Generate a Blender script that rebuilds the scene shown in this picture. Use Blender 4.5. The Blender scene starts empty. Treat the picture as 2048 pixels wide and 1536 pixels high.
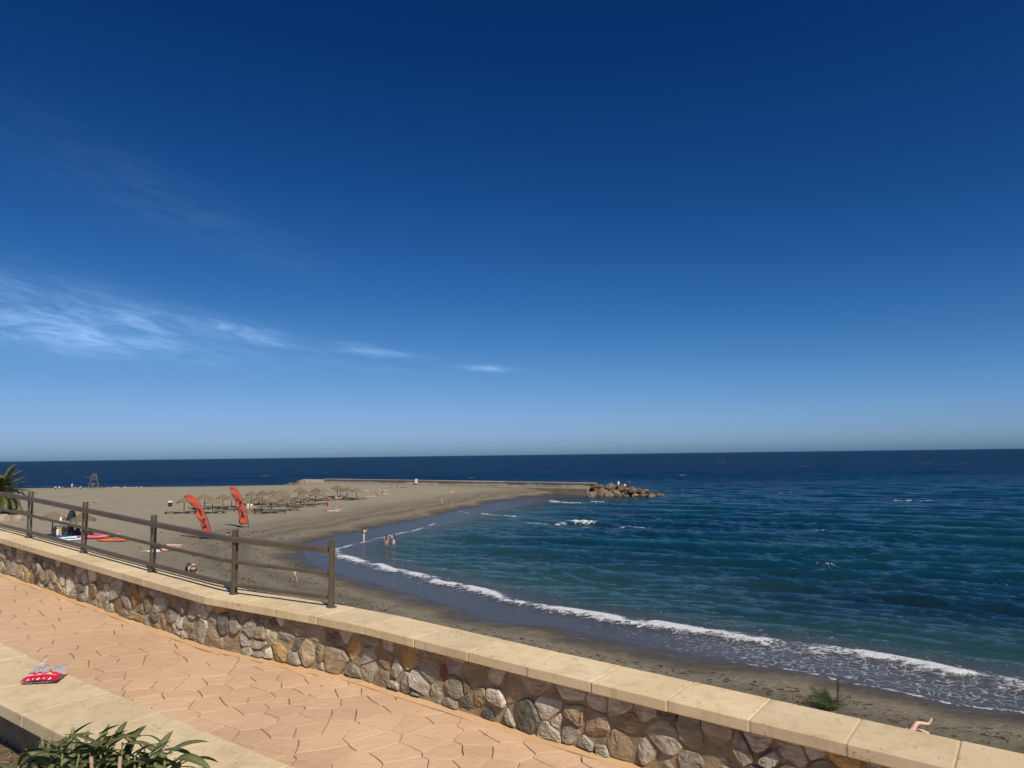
import bpy, bmesh, math, random
import numpy as np
from mathutils import Vector, Matrix, Euler
random.seed(7); rng = np.random.default_rng(7)
sc = bpy.context.scene
COL = sc.collection

# ------------------------------------------------------------------ camera
CZ = 9.6
cam = bpy.data.cameras.new('camera'); cam_o = bpy.data.objects.new('camera', cam); COL.objects.link(cam_o)
cam.sensor_width = 36; cam.sensor_fit = 'HORIZONTAL'; cam.angle = 2*math.atan(1024/1450)
cam.clip_start = 0.05; cam.clip_end = 80000
roll = math.atan2(26, 2048); pitch = math.atan(142/1450)
f_ = Vector((0, math.cos(pitch), math.sin(pitch))); r0 = Vector((1, 0, 0)); u0 = r0.cross(f_)
r_ = math.cos(roll)*r0 - math.sin(roll)*u0; u_ = math.cos(roll)*u0 + math.sin(roll)*r0
cam_o.matrix_world = Matrix(((r_.x, u_.x, -f_.x, 0), (r_.y, u_.y, -f_.y, 0), (r_.z, u_.z, -f_.z, CZ), (0, 0, 0, 1)))
sc.camera = cam_o

# ------------------------------------------------------------------ world / sun / exposure
SUN_EL = math.radians(46); SUN_H = (0.52, -0.854)       # the sun stands behind the camera, to the right
world = bpy.data.worlds.new('World'); sc.world = world; world.use_nodes = True
wn = world.node_tree; wn.nodes.clear()
def N(nt, typ, **kw):
    n = nt.nodes.new(typ)
    for k, v in kw.items():
        if k.startswith('i'):
            n.inputs[int(k[1:])].default_value = v
        else:
            setattr(n, k, v)
    return n
def math_(nt, op, a, b=None, c=None, clamp=False):
    n = nt.nodes.new('ShaderNodeMath'); n.operation = op; n.use_clamp = clamp
    for i, v in enumerate((a, b, c)):
        if v is None: continue
        if isinstance(v, (int, float)): n.inputs[i].default_value = v
        else: nt.links.new(v, n.inputs[i])
    return n.outputs[0]
def sstep(nt, v, a, b):
    n = nt.nodes.new('ShaderNodeMapRange'); n.interpolation_type = 'SMOOTHSTEP'
    nt.links.new(v, n.inputs[0]); n.inputs[1].default_value = a; n.inputs[2].default_value = b
    n.inputs[3].default_value = 0; n.inputs[4].default_value = 1
    return n.outputs[0]
def build_world():
    nt = wn; L = nt.links.new
    out = N(nt, 'ShaderNodeOutputWorld'); bg = N(nt, 'ShaderNodeBackground', i1=0.1)
    sky = N(nt, 'ShaderNodeTexSky'); sky.sky_type = 'NISHITA'; sky.sun_disc = False
    sky.sun_elevation = SUN_EL; sky.sun_rotation = math.atan2(SUN_H[0], SUN_H[1])
    sky.air_density = 0.4; sky.dust_density = 1.0; sky.ozone_density = 3.0
    sep = N(nt, 'ShaderNodeSeparateColor'); L(sky.outputs[0], sep.inputs[0])
    cmb = N(nt, 'ShaderNodeCombineColor')
    for i, (p, k, c_) in enumerate(((2.75, 17.4, 2.0), (1.92, 4.95, 1.25), (1.56, 3.02, .75))):     # camera contrast of a deep clear sky
        v = math_(nt, 'MULTIPLY', sep.outputs[i], 0.1); v = math_(nt, 'POWER', v, p); v = math_(nt, 'MULTIPLY', v, k)
        v = math_(nt, 'DIVIDE', v, math_(nt, 'ADD', math_(nt, 'MULTIPLY', v, c_), 1.0)); v = math_(nt, 'MULTIPLY', v, 10.0)
        L(v, cmb.inputs[i])
    L(cmb.outputs[0], bg.inputs[0])
    # cirrus, laid out by direction in the sky
    tc = N(nt, 'ShaderNodeTexCoord'); sx = N(nt, 'ShaderNodeSeparateXYZ'); L(tc.outputs['Generated'], sx.inputs[0])
    az = math_(nt, 'ARCTAN2', sx.outputs[0], sx.outputs[1]); el = math_(nt, 'ARCSINE', sx.outputs[2])
    def blob(a0, e0, w, h, slope, amp):
        c, s = math.cos(slope), math.sin(slope)
        da = math_(nt, 'SUBTRACT', az, a0); de = math_(nt, 'SUBTRACT', el, e0)
        u = math_(nt, 'ADD', math_(nt, 'MULTIPLY', da, c/w), math_(nt, 'MULTIPLY', de, s/w))
        v = math_(nt, 'ADD', math_(nt, 'MULTIPLY', da, -s/h), math_(nt, 'MULTIPLY', de, c/h))
        q = math_(nt, 'ADD', math_(nt, 'MULTIPLY', u, u), math_(nt, 'MULTIPLY', v, v))
        return math_(nt, 'MULTIPLY', math_(nt, 'EXPONENT', math_(nt, 'MULTIPLY', q, -1.0)), amp)
    tot = None
    for b in ((-.64, .178, .15, .036, -.12, .62), (-.60, .150, .17, .018, -.10, .55), (-.50, .170, .08, .020, -.15, .35), (-.385, .166, .09, .014, -.10, .55), (-.33, .155, .06, .008, -.2, .4),
              (-.185, .141, .055, .0055, -.09, .50), (-.035, .1195, .030, .0042, -.06, .75), (-.42, .135, .13, .010, -.1, .14), (-.26, .128, .12, .006, -.1, .12),
              (-.50, .330, .16, .040, -.3, .07), (-.36, .285, .10, .02, -.35, .055), (-.22, .153, .03, .003, -.04, .2),
              (-1.1, .20, .30, .05, -.16, .6), (-1.6, .26, .3, .05, -.1, .4), (2.4, .3, .4, .04, .1, .4), (1.6, .2, .3, .03, .1, .3)):
        g = blob(*b); tot = g if tot is None else math_(nt, 'ADD', tot, g)
    cv = N(nt, 'ShaderNodeCombineXYZ')
    L(math_(nt, 'MULTIPLY', az, 9.0), cv.inputs[0])
    L(math_(nt, 'ADD', math_(nt, 'MULTIPLY', el, 32.0), math_(nt, 'MULTIPLY', az, 6.0)), cv.inputs[1])
    n1 = N(nt, 'ShaderNodeTexNoise'); n1.inputs['Scale'].default_value = 1.0; n1.inputs['Detail'].default_value = 9; n1.inputs['Roughness'].default_value = .64; n1.inputs['Distortion'].default_value = .6
    L(cv.outputs[0], n1.inputs['Vector'])
    cl = math_(nt, 'MULTIPLY', tot, sstep(nt, n1.outputs[0], .18, .76))
    cv2 = N(nt, 'ShaderNodeCombineXYZ'); L(math_(nt, 'MULTIPLY', az, 16.0), cv2.inputs[0]); L(math_(nt, 'ADD', math_(nt, 'MULTIPLY', el, 120.0), math_(nt, 'MULTIPLY', az, 20.0)), cv2.inputs[1])
    n2 = N(nt, 'ShaderNodeTexNoise'); n2.inputs['Scale'].default_value = 1.0; n2.inputs['Detail'].default_value = 6; n2.inputs['Roughness'].default_value = .6; n2.inputs['Distortion'].default_value = .8; L(cv2.outputs[0], n2.inputs['Vector'])
    cl = math_(nt, 'MULTIPLY', cl, math_(nt, 'ADD', math_(nt, 'MULTIPLY', sstep(nt, n2.outputs[0], .3, .7), .75), .45))
    cl = math_(nt, 'MULTIPLY', cl, 0.66)
    bg2 = N(nt, 'ShaderNodeBackground'); bg2.inputs[0].default_value = (.42, .53, .68, 1); L(cl, bg2.inputs[1])
    add = N(nt, 'ShaderNodeAddShader'); L(bg.outputs[0], add.inputs[0]); L(bg2.outputs[0], add.inputs[1])
    L(add.outputs[0], out.inputs[0])
build_world()
sun = bpy.data.lights.new('sun', 'SUN'); sun.energy = 4.75; sun.angle = math.radians(.53); sun.color = (1, .895, .765)
sun_o = bpy.data.objects.new('sun', sun); COL.objects.link(sun_o)
ce = math.cos(SUN_EL)
sun_o.rotation_euler = Vector((SUN_H[0]*ce, SUN_H[1]*ce, math.sin(SUN_EL))).to_track_quat('Z', 'Y').to_euler()
sun_o.location = (30, -50, 60)
vs = sc.view_settings; vs.view_transform = 'Standard'; vs.look = 'None'; vs.exposure = 0; vs.gamma = 1; vs.use_curve_mapping = False

# ------------------------------------------------------------------ helpers
def obj(name, me, parent=None, mat=None):
    o = bpy.data.objects.new(name, me); COL.objects.link(o)
    if parent is not None: o.parent = parent
    if mat is not None:
        me.materials.clear(); me.materials.append(mat)
    return o
def tag(o, label=None, cat=None, group=None, kind=None):
    if label: o['label'] = label
    if cat: o['category'] = cat
    if group: o['group'] = group
    if kind: o['kind'] = kind
    return o
def empty(name, loc=(0, 0, 0), rz=0, scale=1):
    o = bpy.data.objects.new(name, None); COL.objects.link(o); o.location = loc; o.rotation_euler = (0, 0, rz)
    o.scale = (scale,)*3; o.empty_display_size = .2
    return o
def mesh(name, v, f, smooth=False):
    me = bpy.data.meshes.new(name); me.from_pydata([tuple(p) for p in v], [], [tuple(q) for q in f])
    if smooth: me.polygons.foreach_set('use_smooth', [True]*len(me.polygons))
    me.update(); return me
class MB:
    """collects simple shapes into one mesh"""
    def __init__(s): s.v = []; s.f = []
    def add(s, v, f):
        o = len(s.v); s.v += [tuple(p) for p in v]; s.f += [tuple(i+o for i in q) for q in f]; return s
    def box(s, c, d, rz=0, M=None):
        x, y, z = d[0]/2, d[1]/2, d[2]/2
        P = [Vector(((-x, x)[i & 1], (-y, y)[i >> 1 & 1], (-z, z)[i >> 2 & 1])) for i in range(8)]
        R = Matrix.Rotation(rz, 3, 'Z') if M is None else M
        P = [R @ p + Vector(c) for p in P]
        return s.add(P, [(0, 2, 3, 1), (4, 5, 7, 6), (0, 1, 5, 4), (2, 6, 7, 3), (0, 4, 6, 2), (1, 3, 7, 5)])
    def tube(s, pts, rad, n=8, cap=True):
        pts = [Vector(p) for p in pts]; m = len(pts)
        rad = [rad]*m if isinstance(rad, (int, float)) else rad
        v = []; up = Vector((0, 0, 1))
        for i, p in enumerate(pts):
            d = (pts[min(i+1, m-1)]-pts[max(i-1, 0)]).normalized()
            a = d.cross(up if abs(d.z) < .9 else Vector((1, 0, 0))).normalized(); b = a.cross(d)
            for k in range(n):
                t = 2*math.pi*k/n; v.append(p+(a*math.cos(t)+b*math.sin(t))*rad[i])
        f = [(i*n+k, i*n+(k+1) % n, (i+1)*n+(k+1) % n, (i+1)*n+k) for i in range(m-1) for k in range(n)]
        if cap: f += [tuple(range(n))[::-1], tuple((m-1)*n+k for k in range(n))]
        return s.add(v, f)
    def build(s, name, mat, parent=None, smooth=False):
        return obj(name, mesh(name, s.v, s.f, smooth), parent, mat)
def bevel_mesh(me, w, seg=1):
    bm = bmesh.new(); bm.from_mesh(me); bmesh.ops.recalc_face_normals(bm, faces=bm.faces)
    bmesh.ops.bevel(bm, geom=bm.edges[:], offset=w, segments=seg, affect='EDGES', profile=.6); bm.to_mesh(me); bm.free(); return me
def copy_tree(o, parent=None):
    c = o.copy(); COL.objects.link(c)
    if parent is not None: c.parent = parent
    for ch in list(o.children): copy_tree(ch, c)
    return c
# value noise in numpy
def vnoise(x, y, seed=0):
    xi = np.floor(x).astype(np.int64); yi = np.floor(y).astype(np.int64); xf = x-xi; yf = y-yi
    def h(a, b):
        n = (a*374761393+b*668265263+seed*974711) & 0x7fffffff
        n = ((n ^ (n >> 13))*1274126177) & 0x7fffffff
        return ((n ^ (n >> 16)) & 0xffff)/65535.
    u = xf*xf*(3-2*xf); v = yf*yf*(3-2*yf)
    return (h(xi, yi)*(1-u)+h(xi+1, yi)*u)*(1-v)+(h(xi, yi+1)*(1-u)+h(xi+1, yi+1)*u)*v
def fbm(x, y, seed=0, o=4):
    r = 0; a = .5
    for i in range(o): r = r+a*vnoise(x*2**i, y*2**i, seed+i); a *= .5
    return r/(1-.5**o)

# ------------------------------------------------------------------ materials
def mat_(name): 
    m = bpy.data.materials.new(name); m.use_nodes = True; return m, m.node_tree, m.node_tree.nodes['Principled BSDF']
def noise(nt, scale, detail=4, rough=.55, vec=None, stretch=None, dist=0, space='Object', rot=0):
    tc = nt.nodes.new('ShaderNodeTexCoord'); src = vec or tc.outputs[space]
    if stretch:
        mp = nt.nodes.new('ShaderNodeMapping'); mp.inputs['Scale'].default_value = stretch; mp.inputs['Rotation'].default_value = (0, 0, rot); nt.links.new(src, mp.inputs[0]); src = mp.outputs[0]
    n = nt.nodes.new('ShaderNodeTexNoise'); n.inputs['Scale'].default_value = scale; n.inputs['Detail'].default_value = detail
    n.inputs['Roughness'].default_value = rough; n.inputs['Distortion'].default_value = dist; nt.links.new(src, n.inputs['Vector'])
    return n.outputs[0]
def mix(nt, fac, a, b, mode='MIX'):
    n = nt.nodes.new('ShaderNodeMix'); n.data_type = 'RGBA'; n.blend_type = mode
    for i, v in ((0, fac), (6, a), (7, b)):
        if isinstance(v, (int, float)): n.inputs[i].default_value = v
        elif isinstance(v, tuple): n.inputs[i].default_value = (*v[:3], 1)
        else: nt.links.new(v, n.inputs[i])
    return n.outputs[2]
def bump(nt, h, strength=.5, dist=.01, normal=None):
    b = nt.nodes.new('ShaderNodeBump'); b.inputs['Strength'].default_value = strength; b.inputs['Distance'].default_value = dist
    nt.links.new(h, b.inputs['Height'])
    if normal is not None: nt.links.new(normal, b.inputs['Normal'])
    return b.outputs[0]
def rnd(nt):
    return nt.nodes.new('ShaderNodeObjectInfo').outputs['Random']
def simple(name, c, c2=None, scale=6, rough=.7, bscale=None, bstr=.3, bdist=.01, var=0, metal=0, stretch=None, spec=.4, sub=0):
    m, nt, p = mat_(name)
    c2 = c2 or tuple(x*.75 for x in c)
    col = mix(nt, sstep(nt, noise(nt, scale, 5, .6, stretch=stretch), .3, .7), c, c2)
    if var:
        v = math_(nt, 'ADD', math_(nt, 'MULTIPLY', rnd(nt), var*2), 1-var)
        hs = nt.nodes.new('ShaderNodeHueSaturation'); nt.links.new(col, hs.inputs['Color']); nt.links.new(v, hs.inputs['Value']); col = hs.outputs[0]
    nt.links.new(col, p.inputs['Base Color']); p.inputs['Roughness'].default_value = rough; p.inputs['Metallic'].default_value = metal
    p.inputs['Specular IOR Level'].default_value = spec
    if bscale: nt.links.new(bump(nt, noise(nt, bscale, 6, .65, stretch=stretch), bstr, bdist), p.inputs['Normal'])
    return m

def m_coping():
    m, nt, p = mat_('cast_stone')
    big = noise(nt, 1.7, 4, .6); fine = noise(nt, 55, 5, .7); streak = noise(nt, 7, 6, .65, dist=.6); pit = noise(nt, 38, 3, .6)
    c = mix(nt, sstep(nt, big, .3, .7), (.65, .525, .335), (.56, .445, .27))
    c = mix(nt, math_(nt, 'MULTIPLY', sstep(nt, streak, .48, .72), .50), c, (.40, .285, .155))
    c = mix(nt, math_(nt, 'MULTIPLY', sstep(nt, fine, .5, .8), .30), c, (.40, .32, .2))
    dr_ = noise(nt, 1.0, 5, .65, stretch=(14, 14, 1.2)); c = mix(nt, math_(nt, 'MULTIPLY', sstep(nt, dr_, .52, .70), .30), c, (.34, .25, .145))
    patch = math_(nt, 'MULTIPLY', sstep(nt, pit, .60, .68), sstep(nt, noise(nt, 4.5, 3), .50, .62))
    c = mix(nt, math_(nt, 'MULTIPLY', patch, .65), c, (.20, .165, .115))
    v = math_(nt, 'ADD', math_(nt, 'MULTIPLY', rnd(nt), .16), .92)
    hs = nt.nodes.new('ShaderNodeHueSaturation'); nt.links.new(c, hs.inputs['Color']); nt.links.new(v, hs.inputs['Value'])
    nt.links.new(hs.outputs[0], p.inputs['Base Color']); p.inputs['Roughness'].default_value = .85; p.inputs['Specular IOR Level'].default_value = .25
    h = math_(nt, 'SUBTRACT', math_(nt, 'ADD', math_(nt, 'MULTIPLY', fine, .5), streak), math_(nt, 'MULTIPLY', patch, 1.5))
    nt.links.new(bump(nt, h, .35, .006), p.inputs['Normal']); return m
def m_paving():
    m, nt, p = mat_('stamped_concrete')
    big = noise(nt, .9, 4, .6); fine = noise(nt, 30, 5, .7); vein = noise(nt, 6.5, 6, .60, stretch=(1.0, 1.5, 1), dist=1.1, rot=.6); mid = noise(nt, 5, 5, .6)
    c = mix(nt, sstep(nt, big, .3, .7), (.585, .402, .255), (.505, .335, .205))
    c = mix(nt, math_(nt, 'MULTIPLY', sstep(nt, mid, .45, .8), .45), c, (.60, .43, .26))
    c = mix(nt, math_(nt, 'MULTIPLY', sstep(nt, fine, .55, .8), .25), c, (.38, .25, .14))
    v = math_(nt, 'ADD', math_(nt, 'MULTIPLY', rnd(nt), .14), .93)
    hs = nt.nodes.new('ShaderNodeHueSaturation'); nt.links.new(c, hs.inputs['Color']); nt.links.new(v, hs.inputs['Value'])
    # small dark stains and bits of dirt
    sp = math_(nt, 'MAXIMUM', sstep(nt, noise(nt, 11, 3, .5), .72, .78), math_(nt, 'MULTIPLY', sstep(nt, noise(nt, .55, 5, .65), .54, .70), .28))
    cc = mix(nt, math_(nt, 'MULTIPLY', sp, .55), hs.outputs[0], (.16, .10, .06))
    nt.links.new(cc, p.inputs['Base Color']); p.inputs['Roughness'].default_value = .72; p.inputs['Specular IOR Level'].default_value = .35
    h = math_(nt, 'ADD', math_(nt, 'MULTIPLY', vein, 1.0), math_(nt, 'MULTIPLY', fine, .10))
    nt.links.new(bump(nt, h, .60, .016), p.inputs['Normal']); return m
def m_stone(name, c1, c2, c3, streak=(1, 1, 5)):
    m, nt, p = mat_(name)
    r = rnd(nt); tc = nt.nodes.new('ShaderNodeTexCoord')
    mp = nt.nodes.new('ShaderNodeMapping'); nt.links.new(tc.outputs['Object'], mp.inputs[0]); mp.inputs['Scale'].default_value = streak
    cx = nt.nodes.new('ShaderNodeCombineXYZ'); nt.links.new(math_(nt, 'MULTIPLY', r, 3.0), cx.inputs[1]); nt.links.new(math_(nt, 'MULTIPLY', r, 2.4), cx.inputs[0]); nt.links.new(cx.outputs[0], mp.inputs['Rotation'])
    st = noise(nt, 9, 7, .68, vec=mp.outputs[0], dist=.8); bl = noise(nt, 14, 4, .6); fi = noise(nt, 90, 4, .7)
    c = mix(nt, sstep(nt, st, .35, .65), c1, c2); c = mix(nt, math_(nt, 'MULTIPLY', sstep(nt, bl, .5, .7), .8), c, c3)
    hs = nt.nodes.new('ShaderNodeHueSaturation'); nt.links.new(c, hs.inputs['Color']); nt.links.new(math_(nt, 'ADD', math_(nt, 'MULTIPLY', r, .5), .72), hs.inputs['Value'])
    nt.links.new(hs.outputs[0], p.inputs['Base Color']); p.inputs['Roughness'].default_value = .75; p.inputs['Specular IOR Level'].default_value = .35
    h = math_(nt, 'ADD', math_(nt, 'ADD', math_(nt, 'MULTIPLY', st, 1.2), bl), math_(nt, 'MULTIPLY', fi, .25))
    nt.links.new(bump(nt, h, .9, .014), p.inputs['Normal']); return m
M = {}
M['coping'] = m_coping(); M['paving'] = m_paving()
M['joint'] = simple('paving_joint', (.31, .19, .105), (.38, .235, .135), 8, .9, 40, .3, .004)
M['band'] = simple('paving_border', (.585, .395, .225), (.54, .33, .165), 2.2, .75, 12, .35, .008)
M['mortar'] = simple('mortar', (.36, .285, .19), (.24, .185, .12), 9, .95, 38, 1.0, .020)
M['copmortar'] = simple('coping_mortar', (.52, .415, .26), (.42, .33, .205), 20, .9, 60, .3, .004)
STONES = [m_stone('stone_grey', (.40, .36, .285), (.27, .24, .18), (.52, .47, .385)),
          m_stone('stone_white', (.58, .54, .455), (.41, .37, .295), (.33, .27, .185)),
          m_stone('stone_tan', (.36, .28, .18), (.25, .19, .12), (.46, .38, .27)),
          m_stone('stone_slate', (.12, .115, .10), (.22, .20, .165), (.30, .26, .2)),
          m_stone('stone_ochre', (.46, .31, .12), (.33, .22, .09), (.55, .42, .22)),
          m_stone('stone_red', (.27, .10, .055), (.20, .075, .045), (.34, .17, .1))]
def m_rail():
    m, nt, p = mat_('bronze_paint')
    c = mix(nt, sstep(nt, noise(nt, 5, 4, .6), .35, .7), (.150, .122, .084), (.115, .094, .066))
    c = mix(nt, math_(nt, 'MULTIPLY', sstep(nt, noise(nt, 70, 2), .70, .74), .45), c, (.28, .24, .19))
    nt.links.new(c, p.inputs['Base Color']); p.inputs['Roughness'].default_value = .36; p.inputs['Metallic'].default_value = .35
    return m
M['rail'] = m_rail()
M['thatch'] = simple('dry_thatch', (.205, .160, .102), (.115, .088, .055), 9, .95, 24, .8, .05, var=.18, stretch=(1, 1, 2))
M['pole'] = simple('weathered_pole', (.19, .14, .095), (.12, .09, .06), 6, .85, 20, .4, .01, stretch=(4, 4, .5))
M['lounger'] = simple('lounger_wood', (.085, .062, .045), (.05, .038, .03), 9, .8, 20, .3, .01, var=.25, stretch=(.6, 4, 4))
M['wood'] = simple('bleached_wood', (.155, .125, .092), (.10, .08, .058), 4, .85, 12, .4, .01, stretch=(4, 4, .4))
M['rock'] = simple('groyne_rock', (.25, .180, .122), (.10, .074, .055), .9, .9, 2.6, 1.0, .45, var=.45)
M['rock2'] = simple('pale_rock', (.40, .33, .25), (.28, .22, .16), 1.2, .9, 4, .9, .12, var=.2)
M['jetty'] = simple('jetty_concrete', (.46, .405, .31), (.32, .28, .21), .55, .95, 2.2, .7, .12, var=.16, stretch=(1, 1, 1.6))
M['jetty_pale'] = simple('jetty_pale', (.70, .62, .46), (.58, .5, .36), .8, .95, 3, .4, .06)
M['ledge'] = simple('ledge_concrete', (.25, .215, .165), (.17, .145, .11), .5, .95, 3, .4, .05)
M['flag'] = simple('red_flag_cloth', (.47, .092, .052), (.41, .072, .042), 1.5, .75, 5, .3, .05)
M['black'] = simple('black_ink', (.02, .015, .018), None, 3, .7)
M['darkpole'] = simple('dark_pole', (.035, .028, .026), None, 6, .5)
M['skin'] = simple('skin', (.52, .30, .21), (.46, .26, .175), 5, .55)
M['skin2'] = simple('pale_skin', (.64, .43, .33), (.58, .37, .28), 5, .55)
M['hair'] = simple('dark_hair', (.018, .012, .010), (.03, .02, .015), 20, .5)
M['white'] = simple('white_cloth', (.78, .77, .76), (.66, .66, .67), 5, .8, 8, .4, .03)
M['grey_shirt'] = simple('charcoal_shirt', (.060, .060, .070), (.045, .045, .055), 5, .85, 12, .5, .02)
M['maroon'] = simple('dark_swimsuit', (.030, .012, .014), None, 6, .6)
M['red_cloth'] = simple('red_cloth', (.36, .025, .03), (.26, .018, .022), 6, .8)
M['orange_cloth'] = simple('coral_bikini', (.72, .13, .06), None, 6, .6)
M['pink_cloth'] = simple('pink_cloth', (.66, .30, .30), (.55, .23, .25), 6, .75)
M['blue_cloth'] = simple('navy_cloth', (.012, .022, .055), (.02, .03, .07), 4, .8, 8, .4, .03)
M['blue2'] = simple('blue_cloth', (.05, .13, .30), None, 5, .8)
M['beige_cloth'] = simple('beige_cloth', (.50, .40, .28), (.42, .33, .22), 5, .85)
M['kwhite'] = simple('kayak_white', (.62, .70, .76), (.50, .62, .74), 1.3, .35)
M['kblue'] = simple('kayak_blue', (.03, .10, .26), (.02, .06, .16), 1.3, .35)
M['kyellow'] = simple('kayak_yellow', (.72, .48, .14), (.62, .38, .1), 1.3, .4)
M['kmagenta'] = simple('kayak_magenta', (.48, .07, .24), (.60, .14, .18), 1.2, .4)
M['korange'] = simple('kayak_orange', (.70, .16, .045), (.6, .12, .03), 2, .45)
M['board'] = simple('blackboard', (.014, .018, .026), (.022, .026, .034), 4, .6)
M['chalk'] = simple('chalk', (.16, .17, .2), None, 8, .9)
M['signwhite'] = simple('sign_white', (.80, .80, .78), None, 4, .5)
M['plastic_grey'] = simple('grey_plastic', (.20, .20, .19), (.26, .26, .25), 9, .5)
M['frond'] = simple('palm_frond', (.105, .120, .035), (.055, .070, .022), 2, .55, var=.35)
M['frond_dry'] = simple('dry_frond', (.20, .14, .07), (.13, .09, .05), 2, .8, var=.25)
M['trunk'] = simple('palm_trunk', (.21, .165, .115), (.10, .078, .055), 3, .95, 6, .6, .06)
M['shrub'] = simple('shrub_green', (.080, .115, .040), (.05, .075, .027), 8, .7)
M['stemg'] = simple('oleander_stem', (.19, .185, .075), (.125, .12, .055), 10, .6, 30, .3, .003)
M['stemcut'] = simple('cut_stem', (.42, .30, .18), (.30, .2, .12), 14, .8)
M['twig'] = simple('dry_twig', (.24, .17, .095), (.15, .105, .06), 12, .9, var=.3)

def m_leaf():
    m, nt, p = mat_('oleander_leaf')
    r = rnd(nt); c = mix(nt, r, (.030, .046, .014), (.100, .115, .034))
    c = mix(nt, math_(nt, 'MULTIPLY', sstep(nt, noise(nt, 30, 4), .55, .75), .4), c, (.10, .10, .035))
    uv = nt.nodes.new('ShaderNodeAttribute'); uv.attribute_name = 'rib'
    c = mix(nt, uv.outputs['Fac'], c, (.17, .19, .075))
    nt.links.new(c, p.inputs['Base Color']); p.inputs['Roughness'].default_value = .42; p.inputs['Specular IOR Level'].default_value = .4
    tr = nt.nodes.new('ShaderNodeBsdfTranslucent'); nt.links.new(mix(nt, .5, c, (.12, .16, .02)), tr.inputs[0])
    ms = nt.nodes.new('ShaderNodeMixShader'); ms.inputs[0].default_value = .22
    nt.links.new(p.outputs[0], ms.inputs[1]); nt.links.new(tr.outputs[0], ms.inputs[2]); nt.links.new(ms.outputs[0], nt.nodes['Material Output'].inputs[0]); return m
M['leaf'] = m_leaf()

def attr(nt, name):
    a = nt.nodes.new('ShaderNodeAttribute'); a.attribute_name = name; return a.outputs['Fac']
def m_sand():
    m, nt, p = mat_('beach_sand')
    D = attr(nt, 'shore'); L = nt.links.new
    wob = noise(nt, .12, 4, .6); wob2 = noise(nt, .9, 5, .65); fine = noise(nt, 14, 5, .7); grain = noise(nt, 3.2, 6, .7)
    Dw = math_(nt, 'ADD', D, math_(nt, 'ADD', math_(nt, 'MULTIPLY', math_(nt, 'SUBTRACT', wob, .5), 8.0), math_(nt, 'MULTIPLY', math_(nt, 'SUBTRACT', wob2, .5), 2.2)))
    r = nt.nodes.new('ShaderNodeValToRGB'); L(math_(nt, 'DIVIDE', Dw, 40.0), r.inputs[0])
    cr = r.color_ramp; pts = [(0.0, (0.062, .050, 0.036)), (.03, (0.082, .067, 0.047)), (.05, (0.118, .099, 0.069)), (.085, (0.206, .178, 0.126)), (.11, (0.191, .164, 0.115)), (.14, (0.124, .104, 0.074)), (.18, (0.201, .174, 0.123)), (.21, (0.144, .123, 0.087)), (.26, (0.211, .184, 0.131)), (.30, (0.191, .165, 0.117)), (.36, (0.247, .217, 0.154)), (.52, (0.278, .246, 0.176)), (1.0, (0.293, .259, 0.184))]
    while len(cr.elements) < len(pts): cr.elements.new(.5)
    for e, (q, c) in zip(cr.elements, pts): e.position = q; e.color = (*c, 1)
    c = r.outputs[0]
    nearf = math_(nt, 'SUBTRACT', 1.0, sstep(nt, D, 5, 16))
    c = mix(nt, math_(nt, 'MULTIPLY', sstep(nt, grain, .48, .70), math_(nt, 'ADD', math_(nt, 'MULTIPLY', nearf, .50), .10)), c, (.062, .051, .039))
    c = mix(nt, math_(nt, 'MULTIPLY', sstep(nt, fine, .55, .8), .25), c, (.30, .27, .215))
    tr = noise(nt, .35, 4, .55, stretch=(.5, 2.2, 1), dist=.8)
    c = mix(nt, math_(nt, 'MULTIPLY', sstep(nt, tr, .50, .70), .32), c, (.15, .128, .098))
    mo = noise(nt, 1.3, 6, .7); c = mix(nt, math_(nt, 'MULTIPLY', sstep(nt, mo, .46, .72), .30), c, (.14, .121, .093)); c = mix(nt, math_(nt, 'MULTIPLY', sstep(nt, noise(nt, 1.9, 5, .7, dist=.5), .55, .75), .28), c, (.36, .33, .265))
    tk_ = noise(nt, 1.0, 4, .6, stretch=(.035, .55, 1), dist=.5); c = mix(nt, math_(nt, 'MULTIPLY', sstep(nt, tk_, .56, .66), .30), c, (.165, .142, .11))
    # scattered pebbles / dry weed near the tide lines
    vo = nt.nodes.new('ShaderNodeTexVoronoi'); vo.inputs['Scale'].default_value = 4.2; tc = nt.nodes.new('ShaderNodeTexCoord'); L(tc.outputs['Object'], vo.inputs['Vector'])
    band = math_(nt, 'MULTIPLY', sstep(nt, Dw, 1.5, 3.5), math_(nt, 'SUBTRACT', 1.0, sstep(nt, Dw, 10, 14)))
    pb = math_(nt, 'MULTIPLY', math_(nt, 'SUBTRACT', 1.0, sstep(nt, vo.outputs['Distance'], .12, .30)), sstep(nt, noise(nt, 1.1, 3), .45, .62))
    c = mix(nt, math_(nt, 'MULTIPLY', math_(nt, 'MULTIPLY', pb, band), .75), c, (.055, .040, .030))
    L(c, p.inputs['Base Color'])
    wet = math_(nt, 'SUBTRACT', 1.0, sstep(nt, Dw, .2, 2.2))
    rg = nt.nodes.new('ShaderNodeMapRange'); L(wet, rg.inputs[0]); rg.inputs[3].default_value = .95; rg.inputs[4].default_value = .38; L(rg.outputs[0], p.inputs['Roughness'])
    p.inputs['Specular IOR Level'].default_value = .3
    foot = nt.nodes.new('ShaderNodeTexVoronoi'); foot.feature = 'SMOOTH_F1'; foot.inputs['Scale'].default_value = 2.3; L(tc.outputs['Object'], foot.inputs['Vector'])
    h = math_(nt, 'ADD', math_(nt, 'MULTIPLY', foot.outputs['Distance'], .7), math_(nt, 'ADD', grain, math_(nt, 'MULTIPLY', fine, .3)))
    bs = bump(nt, h, .8, .13); L(bs, p.inputs['Normal'])
    return m
M['sand'] = m_sand()
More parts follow.
